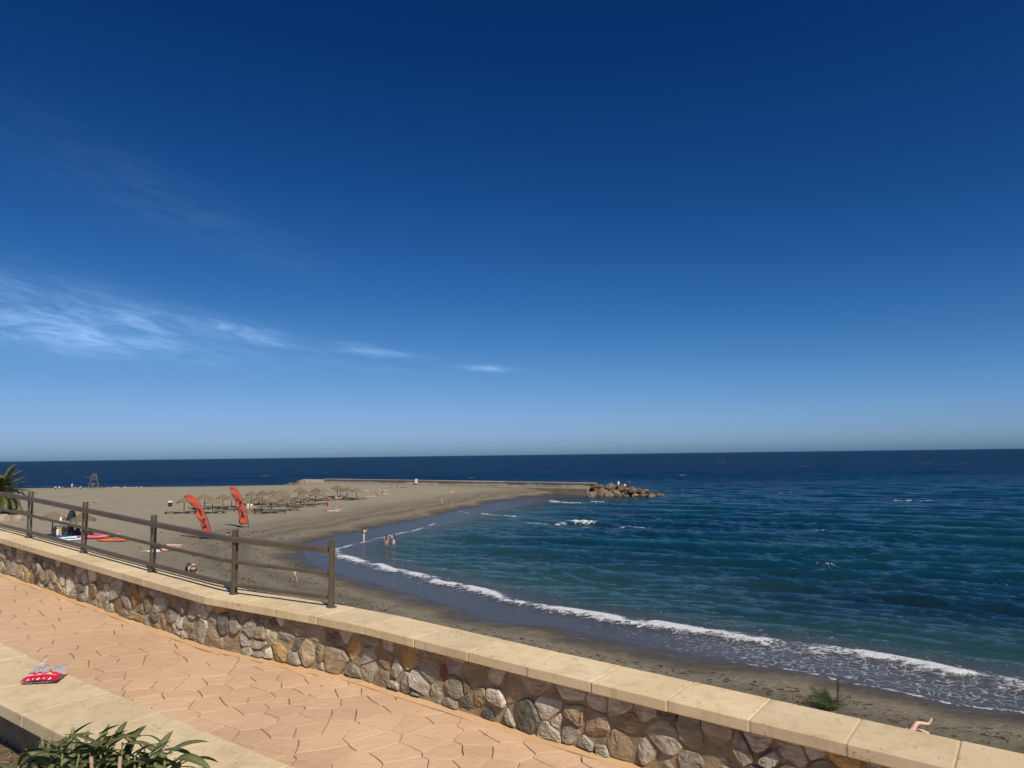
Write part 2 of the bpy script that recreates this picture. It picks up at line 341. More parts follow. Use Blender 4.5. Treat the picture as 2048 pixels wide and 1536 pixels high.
def m_sea():
    m = bpy.data.materials.new('sea_water'); m.use_nodes = True; nt = m.node_tree; nt.nodes.clear(); L = nt.links.new
    out = N(nt, 'ShaderNodeOutputMaterial'); D = attr(nt, 'shore'); foam = attr(nt, 'foam'); lace = attr(nt, 'lace'); crest = attr(nt, 'crest')
    geo = N(nt, 'ShaderNodeNewGeometry'); pos = geo.outputs['Position']
    sx = N(nt, 'ShaderNodeSeparateXYZ'); L(pos, sx.inputs[0])
    big = noise(nt, .018, 4, .55, vec=pos, stretch=(.7, 1.6, 1)); mid = noise(nt, .06, 4, .6, vec=pos, stretch=(.6, 1.8, 1))
    deep = sstep(nt, math_(nt, 'MULTIPLY', D, -1.0), 6.0, 34.0)
    film = sstep(nt, math_(nt, 'MULTIPLY', D, -1.0), 4.5, 10.0)
    # body colours: wet sand under a film, green shallows, teal bay, blue open sea
    c = mix(nt, film, (.066, .066, .067), (.022, .060, .052))
    c = mix(nt, deep, c, mix(nt, sstep(nt, big, .42, .60), (.003, .031, .046), (.002, .019, .043)))
    c = mix(nt, math_(nt, 'MULTIPLY', attr(nt, 'weed'), .6), c, (.001, .007, .020))
    far = sstep(nt, sx.outputs[1], 95, 330)
    c = mix(nt, far, c, mix(nt, sstep(nt, noise(nt, .045, 5, .65, vec=pos, stretch=(.35, 1.3, 1)), .40, .62), (.0006, .016, .060), (.001, .032, .096)))
    c = mix(nt, math_(nt, 'MULTIPLY', sstep(nt, crest, .15, .9), math_(nt, 'MULTIPLY', deep, .55)), c, (.006, .070, .066))
    # ripples
    n1 = noise(nt, 1.0, 6, .62, vec=pos, stretch=(.5, 1.5, 1), dist=.5, rot=.62); n2 = noise(nt, 4.5, 5, .65, vec=pos, stretch=(.6, 1.4, 1), rot=.5); n3 = noise(nt, .22, 5, .6, vec=pos, stretch=(.45, 1.6, 1))
    calm = math_(nt, 'ADD', math_(nt, 'MULTIPLY', film, .85), .15)
    h = math_(nt, 'ADD', math_(nt, 'ADD', math_(nt, 'MULTIPLY', n1, .22), math_(nt, 'MULTIPLY', n2, .065)), math_(nt, 'MULTIPLY', math_(nt, 'MULTIPLY', n3, far), 2.6))
    h = math_(nt, 'MULTIPLY', h, calm)
    b = N(nt, 'ShaderNodeBump'); b.inputs['Strength'].default_value = 1.0; b.inputs['Distance'].default_value = 1.0; L(h, b.inputs['Height'])
    # foam
    fn = noise(nt, 2.6, 7, .68, vec=pos, dist=.7); fn2 = noise(nt, 9, 4, .6, vec=pos)
    fv = math_(nt, 'ADD', math_(nt, 'MULTIPLY', foam, 1.25), math_(nt, 'ADD', math_(nt, 'MULTIPLY', math_(nt, 'SUBTRACT', fn, .5), 3.0), math_(nt, 'MULTIPLY', math_(nt, 'SUBTRACT', fn2, .5), 1.2)))
    fm = math_(nt, 'MULTIPLY', sstep(nt, fv, .45, 1.0), sstep(nt, foam, .02, .12))
    dv = N(nt, 'ShaderNodeVectorMath', operation='MULTIPLY_ADD'); nz = N(nt, 'ShaderNodeTexNoise'); nz.inputs['Scale'].default_value = .8; nz.inputs['Detail'].default_value = 4; L(pos, nz.inputs['Vector'])
    L(nz.outputs['Color'], dv.inputs[0]); dv.inputs[1].default_value = (1.5, 1.5, 0); L(pos, dv.inputs[2])
    vo = N(nt, 'ShaderNodeTexVoronoi'); vo.feature = 'DISTANCE_TO_EDGE'; vo.inputs['Scale'].default_value = 2.3; L(dv.outputs[0], vo.inputs['Vector'])
    lc = math_(nt, 'MULTIPLY', math_(nt, 'SUBTRACT', 1.0, sstep(nt, vo.outputs['Distance'], .0, .10)), sstep(nt, math_(nt, 'ADD', lace, math_(nt, 'MULTIPLY', math_(nt, 'SUBTRACT', fn, .5), 2.4)), .42, 1.0))
    spk = noise(nt, .10, 3, .5, vec=pos, stretch=(.35, 1.0, 1))
    wc = math_(nt, 'MULTIPLY', math_(nt, 'MULTIPLY', sstep(nt, spk, .70, .75), sstep(nt, sx.outputs[1], 150, 260)), .55)
    fm = math_(nt, 'MAXIMUM', math_(nt, 'MAXIMUM', fm, math_(nt, 'MULTIPLY', lc, .6)), wc)
    dif = N(nt, 'ShaderNodeBsdfDiffuse'); L(c, dif.inputs[0]); L(b.outputs[0], dif.inputs['Normal'])
    gl = N(nt, 'ShaderNodeBsdfGlossy'); gl.inputs['Roughness'].default_value = .06; L(b.outputs[0], gl.inputs['Normal'])
    fr = N(nt, 'ShaderNodeFresnel'); fr.inputs[0].default_value = 1.33; L(b.outputs[0], fr.inputs[1])
    lim = N(nt, 'ShaderNodeMapRange'); L(far, lim.inputs[0]); lim.inputs[3].default_value = .85; lim.inputs[4].default_value = .19
    fc = math_(nt, 'MINIMUM', math_(nt, 'MULTIPLY', fr.outputs[0], math_(nt, 'ADD', math_(nt, 'MULTIPLY', film, .45), .55)), lim.outputs[0])
    ms = N(nt, 'ShaderNodeMixShader'); L(fc, ms.inputs[0]); L(dif.outputs[0], ms.inputs[1]); L(gl.outputs[0], ms.inputs[2])
    fd = N(nt, 'ShaderNodeBsdfDiffuse'); fd.inputs[0].default_value = (.62, .65, .68, 1)
    fb = N(nt, 'ShaderNodeBump'); fb.inputs['Strength'].default_value = .8; fb.inputs['Distance'].default_value = .25; L(fn, fb.inputs['Height']); L(fb.outputs[0], fd.inputs['Normal'])
    m2 = N(nt, 'ShaderNodeMixShader'); L(fm, m2.inputs[0]); L(ms.outputs[0], m2.inputs[1]); L(fd.outputs[0], m2.inputs[2]); L(m2.outputs[0], out.inputs[0])
    return m
M['sea'] = m_sea()

# ------------------------------------------------------------------ coast: land outline, heights
SHORE = [(17.9,26.6),(16.0,27.5),(14.6,29.1),(13.1,30.5),(11.7,32.0),(8.5,34.0),(5.4,36.7),(2.2,40.1),(-.1,41.1),(-1.9,42.3),(-3.5,45.5),(-10,54),(-14.3,59.5),(-17.8,64.9),(-20.1,70.5),(-22,76.3),(-22.6,79.7),(-21.8,84.8),(-20.6,88.9),(-18.2,96.5),(-16,103.2),(-13.3,110),(-9.9,125.2),(-5.2,138),(.6,155.5),(6.3,167.5),(11.1,172.)]
LAND = np.array([(120,-55),(60,-7),(30,17)]+SHORE+[(17,171.5),(20,175),(-10,207),(-59,250),(-66,247),(-72,236),(-96,235),(-128,237),(-160,239),(-500,262),(-500,-55)], float)
JETTY = np.array([(-67.8, 238.), (19.2, 172.)])
def seg_dist(x, y, P, closed=False):
    best = np.full(np.shape(x), 1e18); n = len(P)
    for i in range(n if closed else n-1):
        ax, ay = P[i]; bx, by = P[(i+1) % n]; dx, dy = bx-ax, by-ay
        t = np.clip(((x-ax)*dx+(y-ay)*dy)/(dx*dx+dy*dy), 0, 1)
        best = np.minimum(best, (x-ax-t*dx)**2+(y-ay-t*dy)**2)
    return np.sqrt(best)
def shore_d(x, y):
    x = np.asarray(x, float); y = np.asarray(y, float); ins = np.zeros(x.shape, bool); n = len(LAND)
    for i in range(n):
        ax, ay = LAND[i]; bx, by = LAND[(i+1) % n]
        if ay != by: ins ^= ((ay > y) != (by > y)) & (x < (bx-ax)*(y-ay)/(by-ay)+ax)
    d = seg_dist(x, y, LAND, True); return np.where(ins, d, -d)
def ground_z(x, y):
    x = np.asarray(x, float); y = np.asarray(y, float)
    D = shore_d(x, y); up = np.minimum(.3+np.where(D < 10, .09*D, .9+.02*(D-10)), 1.9)
    up = up+np.clip(D/10, 0, 1)*.45*np.exp(-(seg_dist(x, y, JETTY)/9)**2)
    dn = .3+np.maximum(D*.05, -.30)-.09*np.clip(-D/.8, 0, 1)+np.minimum(D+6, 0)*.1
    return np.where(D > 0, up, np.maximum(dn, -6))
def gz(x, y): return float(ground_z(x, y))

def polar(name, radii, angs, zfun, mat, attrs):
    R, A = np.meshgrid(radii, angs, indexing='ij'); X = (R*np.sin(A)).ravel(); Y = (R*np.cos(A)).ravel()
    Z, at = zfun(X, Y, R.ravel())
    nr, na = len(radii), len(angs); co = np.stack([X, Y, Z], 1).astype(np.float32)
    i = np.arange(nr-1)[:, None]*na+np.arange(na-1)[None]; q = np.stack([i, i+na, i+na+1, i+1], -1).reshape(-1, 4)[:, ::-1]
    keep = at.pop('keep', None)
    if keep is not None: q = q[keep[q].any(1)]
    me = bpy.data.meshes.new(name); me.vertices.add(len(co)); me.vertices.foreach_set('co', co.ravel())
    nq = len(q); me.loops.add(nq*4); me.loops.foreach_set('vertex_index', q.ravel().astype(np.int32))
    me.polygons.add(nq); me.polygons.foreach_set('loop_start', np.arange(nq, dtype=np.int32)*4); me.polygons.foreach_set('loop_total', np.full(nq, 4, np.int32))
    me.polygons.foreach_set('use_smooth', np.ones(nq, bool)); me.update(calc_edges=True); me.validate()
    for k, v in at.items():
        a = me.attributes.new(k, 'FLOAT', 'POINT'); a.data.foreach_set('value', v.astype(np.float32))
    return obj(name, me, None, mat)

def sand_z(X, Y, R):
    D = shore_d(X, Y); Z = ground_z(X, Y)
    on = np.clip(D/3, 0, 1)
    Z = Z+on*(.10*(fbm(X*.12, Y*.12, 3)-.5)+.10*(fbm(X*.8, Y*.8, 5, 3)-.5)*np.clip((90-R)/60, .15, 1)+.09*(fbm(X*2.6, Y*2.6, 9, 3)-.5)*np.clip((70-R)/30, 0, 1))
    # ridges left by the tide, parallel to the water
    Z = Z+on*.05*np.sin(D*1.1+6*fbm(X*.05, Y*.05, 11))*np.exp(-((D-7)/6)**2)
    return Z, {'shore': D, 'keep': D > -26}
sand_r = np.concatenate([np.linspace(7, 18, 20)[:-1], 18*np.exp(np.linspace(0, math.log(300/18), 300))])
sand = polar('sand_beach', sand_r, np.radians(np.linspace(-72, 62, 560)), sand_z, M['sand'], {}); tag(sand, kind='structure')

# foam features: polyline, half width, strength, crest height
FOAM = [([(-17, 72), (-14.1, 67.8), (-10.5, 62.5), (-7, 58.2), (-2.4, 51.7), (1.9, 46.4), (6.3, 42.3), (9.9, 39.9), (14, 36.8), (17.3, 33.7), (20.5, 30.3), (28, 23)], .80, .66, .22),
        ([(-17.6, 73), (-18.4, 76.5), (-17.6, 80.5), (-17, 82.6), (-16, 86.2), (-14.6, 90.6), (-12.6, 96.5), (-11, 103.5)], .24, .50, .05),
        ([(8, 153.5), (9.2, 148), (11.1, 144.2), (13.5, 143)], 1.22, 0.67, .4), ([(16, 149.6), (18.6, 148)], 0.73, 0.60, .3),
        ([(-4.5, 121.6), (-2.2, 117), (.2, 114.8)], 0.89, 0.67, .35), ([(.2, 129.6), (1.8, 127)], 0.57, 0.53, .3), ([(2, 104.6), (4.6, 101.8), (6.6, 103)], 0.73, 0.67, .35),
        ([(6, 107.8), (7.6, 107.4)], 0.57, 0.60, .3), ([(8.2, 104), (10.6, 101.2), (13, 102.2)], 0.97, 0.73, .45), ([(14.2, 96.6), (17.2, 95.6)], 0.61, 0.60, .35),
        ([(-9, 124), (-7.7, 121)], 0.57, 0.47, .15), ([(72, 139), (75.7, 138.2), (79.5, 137.6)], 0.97, 0.73, .4), ([(92, 138), (99, 136)], 0.73, 0.33, .2), ([(35.4, 88.2), (36.8, 87.6)], 0.49, 0.60, .25), ([(34, 54.5), (36.0, 53.6)], .45, .40, .15),
        ([(35.6, 168.6), (40, 167.2)], 0.65, 0.53, .2), ([(50, 190), (53, 189)], 0.57, 0.53, .2), ([(62, 172), (64.5, 171.4)], 0.57, 0.53, .2), ([(26, 63), (27.4, 62.4)], 0.28, 0.40, .2),
        ([(-130, 236), (-100, 234), (-75, 235)], 0.81, 0.53, .2)]
def sea_z(X, Y, R):
    D = shore_d(X, Y); out = np.clip((-D-7)/16, 0, 1); Z = np.zeros_like(X); C = np.zeros_like(X)
    grp = fbm(X*.03, Y*.03, 21, 3)
    dr = R*.0072
    # shoaling swell bends towards the beach: blend of open-sea direction and shore normal through D
    for i, (lam, amp, ang) in enumerate(((10.5, .23, 240), (7.0, .18, 228), (5.0, .13, 251), (3.4, .105, 236), (2.6, .085, 214), (2.0, .066, 256), (1.5, .050, 230), (1.15, .036, 268), (.85, .024, 206))):
        a = math.radians(ang); k = 2*math.pi/lam
        ph = k*(X*math.cos(a)+Y*math.sin(a))+2.8*fbm(X*.24/lam, Y*.24/lam, 31+i, 2)*math.pi+i*1.7
        w = np.exp(1.3*(np.sin(ph)-1))*2-0.9
        g = np.clip(2.2*fbm(X*.4/lam, Y*.4/lam, 51+i, 2)-.55, 0, 1.4)
        fade = np.clip((lam-2.2*dr)/(1.5*dr), 0, 1)
        Z += amp*w*g*fade*out
        if i < 4: C += amp*np.clip(w, -.2, 1.2)*g*fade*out
    ramp = np.where(D > -6, .3+D*.05, 0.); ramp = np.where(D > 0, .3-D*.5, ramp); Z = Z+np.maximum(ramp, -1.5)*(D > -6)
    Z = Z+.015*(fbm(X*.9, Y*.9, 77, 3)-.5)*(D > -8)
    F = np.zeros_like(X)
    for k, (P, w, s, hgt) in enumerate(FOAM):
        w = w if k < 2 else w*.85; P = np.array(P); near = (X > P[:, 0].min()-8) & (X < P[:, 0].max()+8) & (Y > P[:, 1].min()-8) & (Y < P[:, 1].max()+8)
        x, y = X[near], Y[near]
        x2 = x+(fbm(x*.25, y*.25, 90+k, 3)-.5)*2.4*min(1, w); y2 = y+(fbm(x*.25, y*.25, 120+k, 3)-.5)*2.4*min(1, w)
        d = seg_dist(x2, y2, P); mod = .72+.6*fbm(x*.16, y*.16, 140+k, 2)
        ww = w*mod
        brk = np.clip((fbm(x*(1.5 if k > 1 else .42), y*(1.5 if k > 1 else .42), 170+k, 3)-(.30 if k > 1 else .22))*(2.6 if k > 1 else 4.0), 0, 1.25)
        f = s*brk*np.exp(-(d/ww)**2)+.30*s*np.exp(-(d/(2.3*ww))**2)
        F[near] = np.maximum(F[near], f); Z[near] += (hgt if k < 2 else hgt*.35)*mod*np.clip(brk, .3, 1)*np.exp(-(d/(.9*w+.25))**2)
    side = np.clip((X-2)/9, 0, 1)*np.clip((60-Y)/10, 0, 1)
    lace = np.where((D < -.1) & (D > -6.2), np.clip((-D)/.7, 0, 1), 0)*(.12+.62*side)+.42*np.exp(-((D+8.2)/1.5)**2)*(Y < 70)
    F = np.maximum(F, .62*np.exp(-((D+.22+.5*(fbm(X*.4, Y*.4, 160, 2)-.5))/.16)**2)*np.clip((X-7)/5, 0, 1)*(Y < 60))
    # an older swash line further left
    F = np.maximum(F, .55*np.exp(-((D+2.6+2.6*np.sin(X*.33+1.2))/.14)**2)*np.clip((X+4)/3, 0, 1)*np.clip((9-X)/4, 0, 1)*(Y < 60))
    return Z, {'shore': D, 'foam': F, 'lace': lace, 'crest': np.clip(C*2.6, 0, 1), 'weed': np.clip(1.3*np.exp(-(((X-28+(fbm(X*.1, Y*.1, 401)-.5)*14)/16)**2+((Y-45.5+(fbm(X*.12, Y*.2, 402)-.5)*8)/6.5)**2)), 0, 1), 'keep': (D < 4)}
sea_r = np.concatenate([21*np.exp(np.linspace(0, math.log(420/21), 470)), 420*np.exp(np.linspace(0, math.log(60000/420), 60))[1:]])
sea = polar('sea', sea_r, np.radians(np.linspace(-58, 58, 860)), sea_z, M['sea'], {}); tag(sea, kind='structure')

# ------------------------------------------------------------------ promenade frame: s runs along the path (downhill to the right), n towards the sea
TV = Vector((.815, -.5795)); NV = Vector((.5795, .815))
SZ = np.array([(-30, 9.4), (-14, 8.98), (-9.685, 8.724), (-5.58, 8.476), (-4.49, 8.40), (-2.6, 8.312), (-.364, 8.224), (6, 8.0), (30, 7.3)])
def zc(s): return float(np.interp(s, SZ[:, 0], SZ[:, 1]))
def wp(s, n, dz=0.):
    p = TV*s+NV*n; return (p.x, p.y, zc(s)+dz)
def front_n(s): return float(np.interp(s, (-5.62, -4.30), (3.475, 3.77)))      # walkway-side edge of the parapet coping
WALK = -.42; NEAR_N = 2.02; CW = .385; CT = .062
def near_n(s): return NEAR_N+.05*float(np.clip((s+3.4)/1.5, -1.6, 1))

def strip(name, ss, n0, n1, dz, mat, parent=None, thick=None):
    v = []; f = []
    for s in ss:
        a = n0(s) if callable(n0) else n0; b = n1(s) if callable(n1) else n1
        v += [wp(s, a, dz), wp(s, b, dz)]
    m = len(ss); f = [(2*i, 2*i+2, 2*i+3, 2*i+1) for i in range(m-1)]
    if thick:
        o = len(v); v += [(p[0], p[1], p[2]-thick) for p in v]
        f += [(2*i, o+2*i, o+2*i+2, 2*i+2) for i in range(m-1)]+[(2*i+1, 2*i+3, o+2*i+3, o+2*i+1) for i in range(m-1)]
        f += [(0, 1, o+1, o), (2*m-2, o+2*m-2, o+2*m-1, 2*m-1)]
    return obj(name, mesh(name, v, f), parent, mat)
SS = list(np.arange(-24, 20.01, .5))
walkway = strip('walkway', SS, lambda s: near_n(s)-.3, lambda s: front_n(s)+.35, WALK-.016, M['joint'], thick=.25); tag(walkway, kind='structure')

# Voronoi cells by half-plane clipping
def clip(poly, a, b, c):
    out = []; m = len(poly)
    for i in range(m):
        p, q = poly[i], poly[(i+1) % m]; dp = a*p[0]+b*p[1]-c; dq = a*q[0]+b*q[1]-c
        if dp <= 0: out.append(p)
        if (dp < 0) != (dq < 0) and dp != dq:
            t = dp/(dp-dq); out.append((p[0]+(q[0]-p[0])*t, p[1]+(q[1]-p[1])*t))
    return out
def voronoi(pts, box, R, wts=None):
    P = np.array(pts); cells = []
    for i, (x, y) in enumerate(P):
        poly = [(max(box[0], x-R), max(box[1], y-R)), (min(box[2], x+R), max(box[1], y-R)), (min(box[2], x+R), min(box[3], y+R)), (max(box[0], x-R), min(box[3], y+R))]
        d = np.hypot(P[:, 0]-x, P[:, 1]-y)
        for j in np.argsort(d)[1:26]:
            if d[j] > 2*R: break
            dx, dy = P[j]-P[i]; c = (dx*(P[j][0]+x)+dy*(P[j][1]+y))/2
            if wts is not None: c += (wts[i]-wts[j])*d[j]
            poly = clip(poly, dx, dy, c)
            if len(poly) < 3: break
        cells.append(poly)
    return cells
def area(p): return abs(sum(p[i][0]*p[(i+1) % len(p)][1]-p[(i+1) % len(p)][0]*p[i][1] for i in range(len(p))))/2
def inset(poly, d):
    if sum(poly[i][0]*poly[(i+1) % len(poly)][1]-poly[(i+1) % len(poly)][0]*poly[i][1] for i in range(len(poly))) < 0: poly = poly[::-1]
    out = poly; m = len(poly)
    for i in range(m):
        (x0, y0), (x1, y1) = poly[i], poly[(i+1) % m]; l = math.hypot(x1-x0, y1-y0)
        if l < 1e-6: continue
        nx, ny = (y1-y0)/l, -(x1-x0)/l; out = clip(out, nx, ny, nx*x0+ny*y0-d)
        if len(out) < 3: return []
    r = []
    for p in out:
        if not r or math.hypot(p[0]-r[-1][0], p[1]-r[-1][1]) > .004: r.append(p)
    return r
def poisson(box, r, tries=9000, jit=(.75, 1.35)):
    A = np.zeros((6000, 3)); k = 0
    for _ in range(tries):
        x = random.uniform(box[0], box[2]); y = random.uniform(box[1], box[3]); q = r*random.uniform(*jit); B = A[:k]
        if k == 0 or ((B[:, 0]-x)**2+(B[:, 1]-y)**2 > (.5*(q+B[:, 2]))**2).all(): A[k] = (x, y, q); k += 1
    return [(float(a), float(b)) for a, b, c in A[:k]]

# ---- stamped paving: every stone-shaped field is a piece
def wobble(poly, amp):
    out = []
    m = len(poly)
    for i in range(m):
        (x0, y0), (x1, y1) = poly[i], poly[(i+1) % m]; l = math.hypot(x1-x0, y1-y0)
        out.append((x0, y0))
        if l > .09:
            h = math.sin((x0+x1)*9.1+(y0+y1)*12.7)*amp*min(1, l/.2)
            # same offset seen from either side of a joint
            sx, sy = (1, 1) if (x1-x0, y1-y0) > (0, 0) else (-1, -1)
            out.append(((x0+x1)/2-(y1-y0)/l*h*sx, (y0+y1)/2+(x1-x0)/l*h*sy))
    return out
BX = (-15.0, 1.70, 4.0, 4.00)
pv_pts = poisson(BX, .168, 18000, (.65, 1.45))
# stretch the pattern a little along the path
cells = [[(x, y) for x, y in c] for c in voronoi(pv_pts, BX, .5)]
pieces = []
for c in cells:
    if len(c) < 3: continue
    cs = sum(p[0] for p in c)/len(c)
    c = clip(c, 0, -1, -(near_n(cs)-.12)); 
    if len(c) >= 3: c = clip(c, 0, 1, front_n(cs)+.07-.075)
    if len(c) < 3: continue
    p = inset(c, .0018)
    if len(p) < 3 or area(p) < .0012: continue
    p = wobble(p, .008)
    pieces.append(p)
def paving_piece(p, mb):
    gx = sum(a for a, b in p)/len(p); gy = sum(b for a, b in p)/len(p)
    q = []
    for a, b in p:
        l = math.hypot(a-gx, b-gy); q.append((a+(gx-a)/l*.0045, b+(gy-b)/l*.0045))
    dz = random.uniform(-.0012, .0012); tx = random.uniform(-.005, .005); ty = random.uniform(-.005, .005)
    cx, cy = gx, gy; m = len(q); v = []
    def up(a, b, d): return wp(a, b, WALK+d+(a-cx)*tx+(b-cy)*ty)
    k = list(range(m))
    v = [up(*p[k[i]], -.018) for i in range(m)]+[up(q[i][0]*.45+p[k[i]][0]*.55, q[i][1]*.45+p[k[i]][1]*.55, -.0016+dz) for i in range(m)]+[up(*q[i], dz) for i in range(m)]+[up(cx, cy, dz+random.uniform(-.001, .0025))]
    f = [(r*m+i, r*m+(i+1) % m, (r+1)*m+(i+1) % m, (r+1)*m+i) for r in (0, 1) for i in range(m)]+[(2*m+i, 2*m+(i+1) % m, 3*m) for i in range(m)]
    mb.add(v, f)
def pdist(p):
    cx = sum(a for a, b in p)/len(p); cy = sum(b for a, b in p)/len(p); w = wp(cx, cy); vis = 0 if -9.9 < cx < .6 else 40
    return w[0]**2+w[1]**2+vis
pieces.sort(key=pdist)
for p in pieces[:300]:
    mb = MB(); paving_piece(p, mb)
    if mb.v: mb.build('paving_stone', M['paving'], walkway)
mb = MB()
for p in pieces[300:]: paving_piece(p, mb)
tag(mb.build('paving_stones', M['paving'], walkway), kind='stuff')
# smooth border trowelled along the foot of the parapet
bd = strip('border_band', list(np.arange(-24, 20, .22)), lambda s: front_n(s)+.068-.075+.018*math.sin(s*5.1)*math.sin(s*1.7), lambda s: front_n(s)+.12, WALK+.001, M['band'], walkway, thick=.02)

# ---- coping slabs
JF = [-9.68, -9.13, -8.62, -8.15, -7.58, -7.05, -6.53, -6.05, -5.58, -5.23, -4.88, -4.49, -4.03, -3.53, -3.06, -2.60, -2.15, -1.685, -1.245, -.795, -.364]
JF = [JF[0]-.5*k for k in range(14, 0, -1)]+JF+[JF[-1]+.45*k for k in range(1, 20)]
JN = [-2.63-.475*k for k in range(24, 0, -1)]+[-2.63+.475*k for k in range(0, 22)]
def slab(name, s0, s1, nf, w, parent, flip=1):
    g = .0035; d = [random.uniform(-.003, .003) for _ in range(4)]
    pl = [(s0+g, nf(s0)+d[0]), (s1-g, nf(s1)+d[1]), (s1-g, nf(s1)+flip*w), (s0+g, nf(s0)+flip*w)]
    v = [wp(a, b, 0+d[3]*.4) for a, b in pl]+[wp(a, b, -CT) for a, b in pl]
    me = mesh(name, v, [(0, 1, 2, 3), (7, 6, 5, 4), (0, 4, 5, 1), (1, 5, 6, 2), (2, 6, 7, 3), (3, 7, 4, 0)]); bevel_mesh(me, .006, 2)
    return obj(name, me, parent, M['coping'])
parapet = empty('parapet', wp(-5, 3.7, WALK)); tag(parapet, 'rubble stone parapet wall with cream coping running beside the walkway above the beach', 'wall')
near_wall = empty('garden_parapet', wp(-4, 1.85, WALK)); tag(near_wall, 'low wall with broad cream coping between planting bed and walkway in the lower left corner', 'wall')
def par(o, p):                      # parent while keeping world-space vertices
    o.parent = p; o.matrix_parent_inverse = Matrix.Translation(p.location).inverted(); return o
for a, b in zip(JF[:-1], JF[1:]): par(slab('coping_slab', a, b, front_n, CW, None), parapet)
for a, b in zip(JN[:-1], JN[1:]): par(slab('coping_slab', a, b, near_n, CW+.03, None, -1), near_wall)
# mortar fillets in the joints, a little below the slab faces
def joint_fill(js, nf, w, flip, parent):
    for s in js[1:-1]:
        mb = MB(); q = [(s-.006, nf(s)+flip*.002), (s+.006, nf(s)+flip*.002), (s+.006, nf(s)+flip*(w-.003)), (s-.006, nf(s)+flip*(w-.003))]
        mb.add([wp(a, b, -.0035) for a, b in q]+[wp(a, b, -CT+.004) for a, b in q], [(0, 1, 2, 3), (7, 6, 5, 4), (0, 4, 5, 1), (1, 5, 6, 2), (2, 6, 7, 3), (3, 7, 4, 0)])
        par(mb.build('joint_mortar', M['copmortar'], None), parent)
joint_fill(JF, front_n, CW, 1, parapet); joint_fill(JN, near_n, CW+.03, -1, near_wall)
OV = .07                                             # coping overhang
def wall_core(name, ss, n0, n1, ztop, zbot, mat, parent):
    v = []; 
    for s in ss: v += [wp(s, n0(s), ztop), wp(s, n1(s), ztop), wp(s, n0(s), zbot), wp(s, n1(s), zbot)]
    m = len(ss); f = []
    for i in range(m-1):
        a, b = 4*i, 4*i+4; f += [(a, b, b+1, a+1), (a, a+2, b+2, b), (a+1, b+1, b+3, a+3)]
    f += [(0, 1, 3, 2), (4*m-4, 4*m-2, 4*m-1, 4*m-3)]
    o = obj(name, mesh(name, v, f), None, mat); return par(o, parent)
wall_core('core', list(np.arange(-16.6, 8, .07)), lambda s: front_n(s)+OV+.0065+.005*math.sin(s*23.)*math.sin(s*7.1), lambda s: front_n(s)+CW-.04, -CT, -1.6, M['mortar'], parapet)
wall_core('core', list(np.arange(-14, 7.7, .4)), lambda s: near_n(s)-CW+.08, lambda s: near_n(s)-.06, -CT, -.6, M['mortar'], near_wall)

# ---- rubble stones of the parapet: one piece each
WB = (-11.0, 0.0, 1.2, .358)
st_pts = poisson(WB, .128, 8000, (.5, 1.9))
st_pts = [(x, y) for x, y in st_pts]
wts = [random.uniform(-.014, .014) for _ in st_pts]
st_cells = voronoi([(x, y*1.0) for x, y in st_pts], WB, .32, wts)
KIND = [0]*30+[1]*26+[2]*30+[3]*10+[4]*4+[5]*0
FORCE = {(-6.85, .12): 4, (-3.35, .22): 5, (-8.1, .1): 1, (-5.0, .15): 1, (-2.95, .07): 3, (-1.25, .17): 3, (-1.0, .12): 1, (-3.72, .2): 1, (-2.35, .06): 0, (-4.15, .12): 4, (-2.05, .2): 2, (-1.7, .08): 1}
forced = {}
for (a, b), k in FORCE.items(): forced[min(range(len(st_pts)), key=lambda i: (st_pts[i][0]-a)**2+(st_pts[i][1]-b)**2)] = k
def wall_stone(p, prot, kind):
    if len(p) < 3: return
    r = []; m = len(p)
    for i in range(m):                              # chipped corners, uneven edges
        a, b, c = p[i-1], p[i], p[(i+1) % m]; t = random.uniform(.03, .16); l = math.hypot(c[0]-b[0], c[1]-b[1])
        r += [(b[0]+(a[0]-b[0])*t, b[1]+(a[1]-b[1])*t), (b[0]+(c[0]-b[0])*t, b[1]+(c[1]-b[1])*t)]
        if l > .05:
            k = random.uniform(.35, .65); h = random.uniform(-.009, .004); r.append((b[0]+(c[0]-b[0])*k-(c[1]-b[1])/l*h, b[1]+(c[1]-b[1])*k+(c[0]-b[0])/l*h))
    while len(r) > 13:
        j = min(range(len(r)), key=lambda i: (r[i][0]-r[i-1][0])**2+(r[i][1]-r[i-1][1])**2); r.pop(j)
    m = len(r); cx = sum(a for a, b in r)/m; cy = sum(b for a, b in r)/m; sz = math.sqrt(area(r))
    planes = [(random.gauss(0, .15), random.gauss(-.03, .15), random.uniform(0, .008)) for _ in range(4)]     # broken faces
    def face(a, b): return prot+min(pa*(a-cx)+pb*(b-cy)+pc for pa, pb, pc in planes)
    def P(a, b, out):
        b = min(max(b, .0), .356); n = front_n(a)+OV+.012-max(-.03, min(.046, out)); q = TV*a+NV*n; return (q.x, q.y, zc(a)+WALK+b)
    v = [P(a, b, -.025) for a, b in r]
    for k, sc_ in enumerate((1.0, .93, .70, .38)):
        for a, b in r:
            j = random.uniform(-.004, .004)*(k > 0); x_ = cx+(a-cx)*sc_+j; y_ = cy+(b-cy)*sc_-j
            v.append(P(x_, y_, (face(x_, y_)*(.72 if k == 0 else 1.0)-(.004 if k == 0 else 0))+random.uniform(-.0035, .0035)))
    v.append(P(cx, cy, face(cx, cy)))
    f = [(q*m+i, q*m+(i+1) % m, (q+1)*m+(i+1) % m, (q+1)*m+i) for q in range(4) for i in range(m)]+[(4*m+i, 4*m+(i+1) % m, 5*m) for i in range(m)]
    par(obj('wall_stone', mesh('wall_stone', v, f), None, STONES[kind]), parapet)
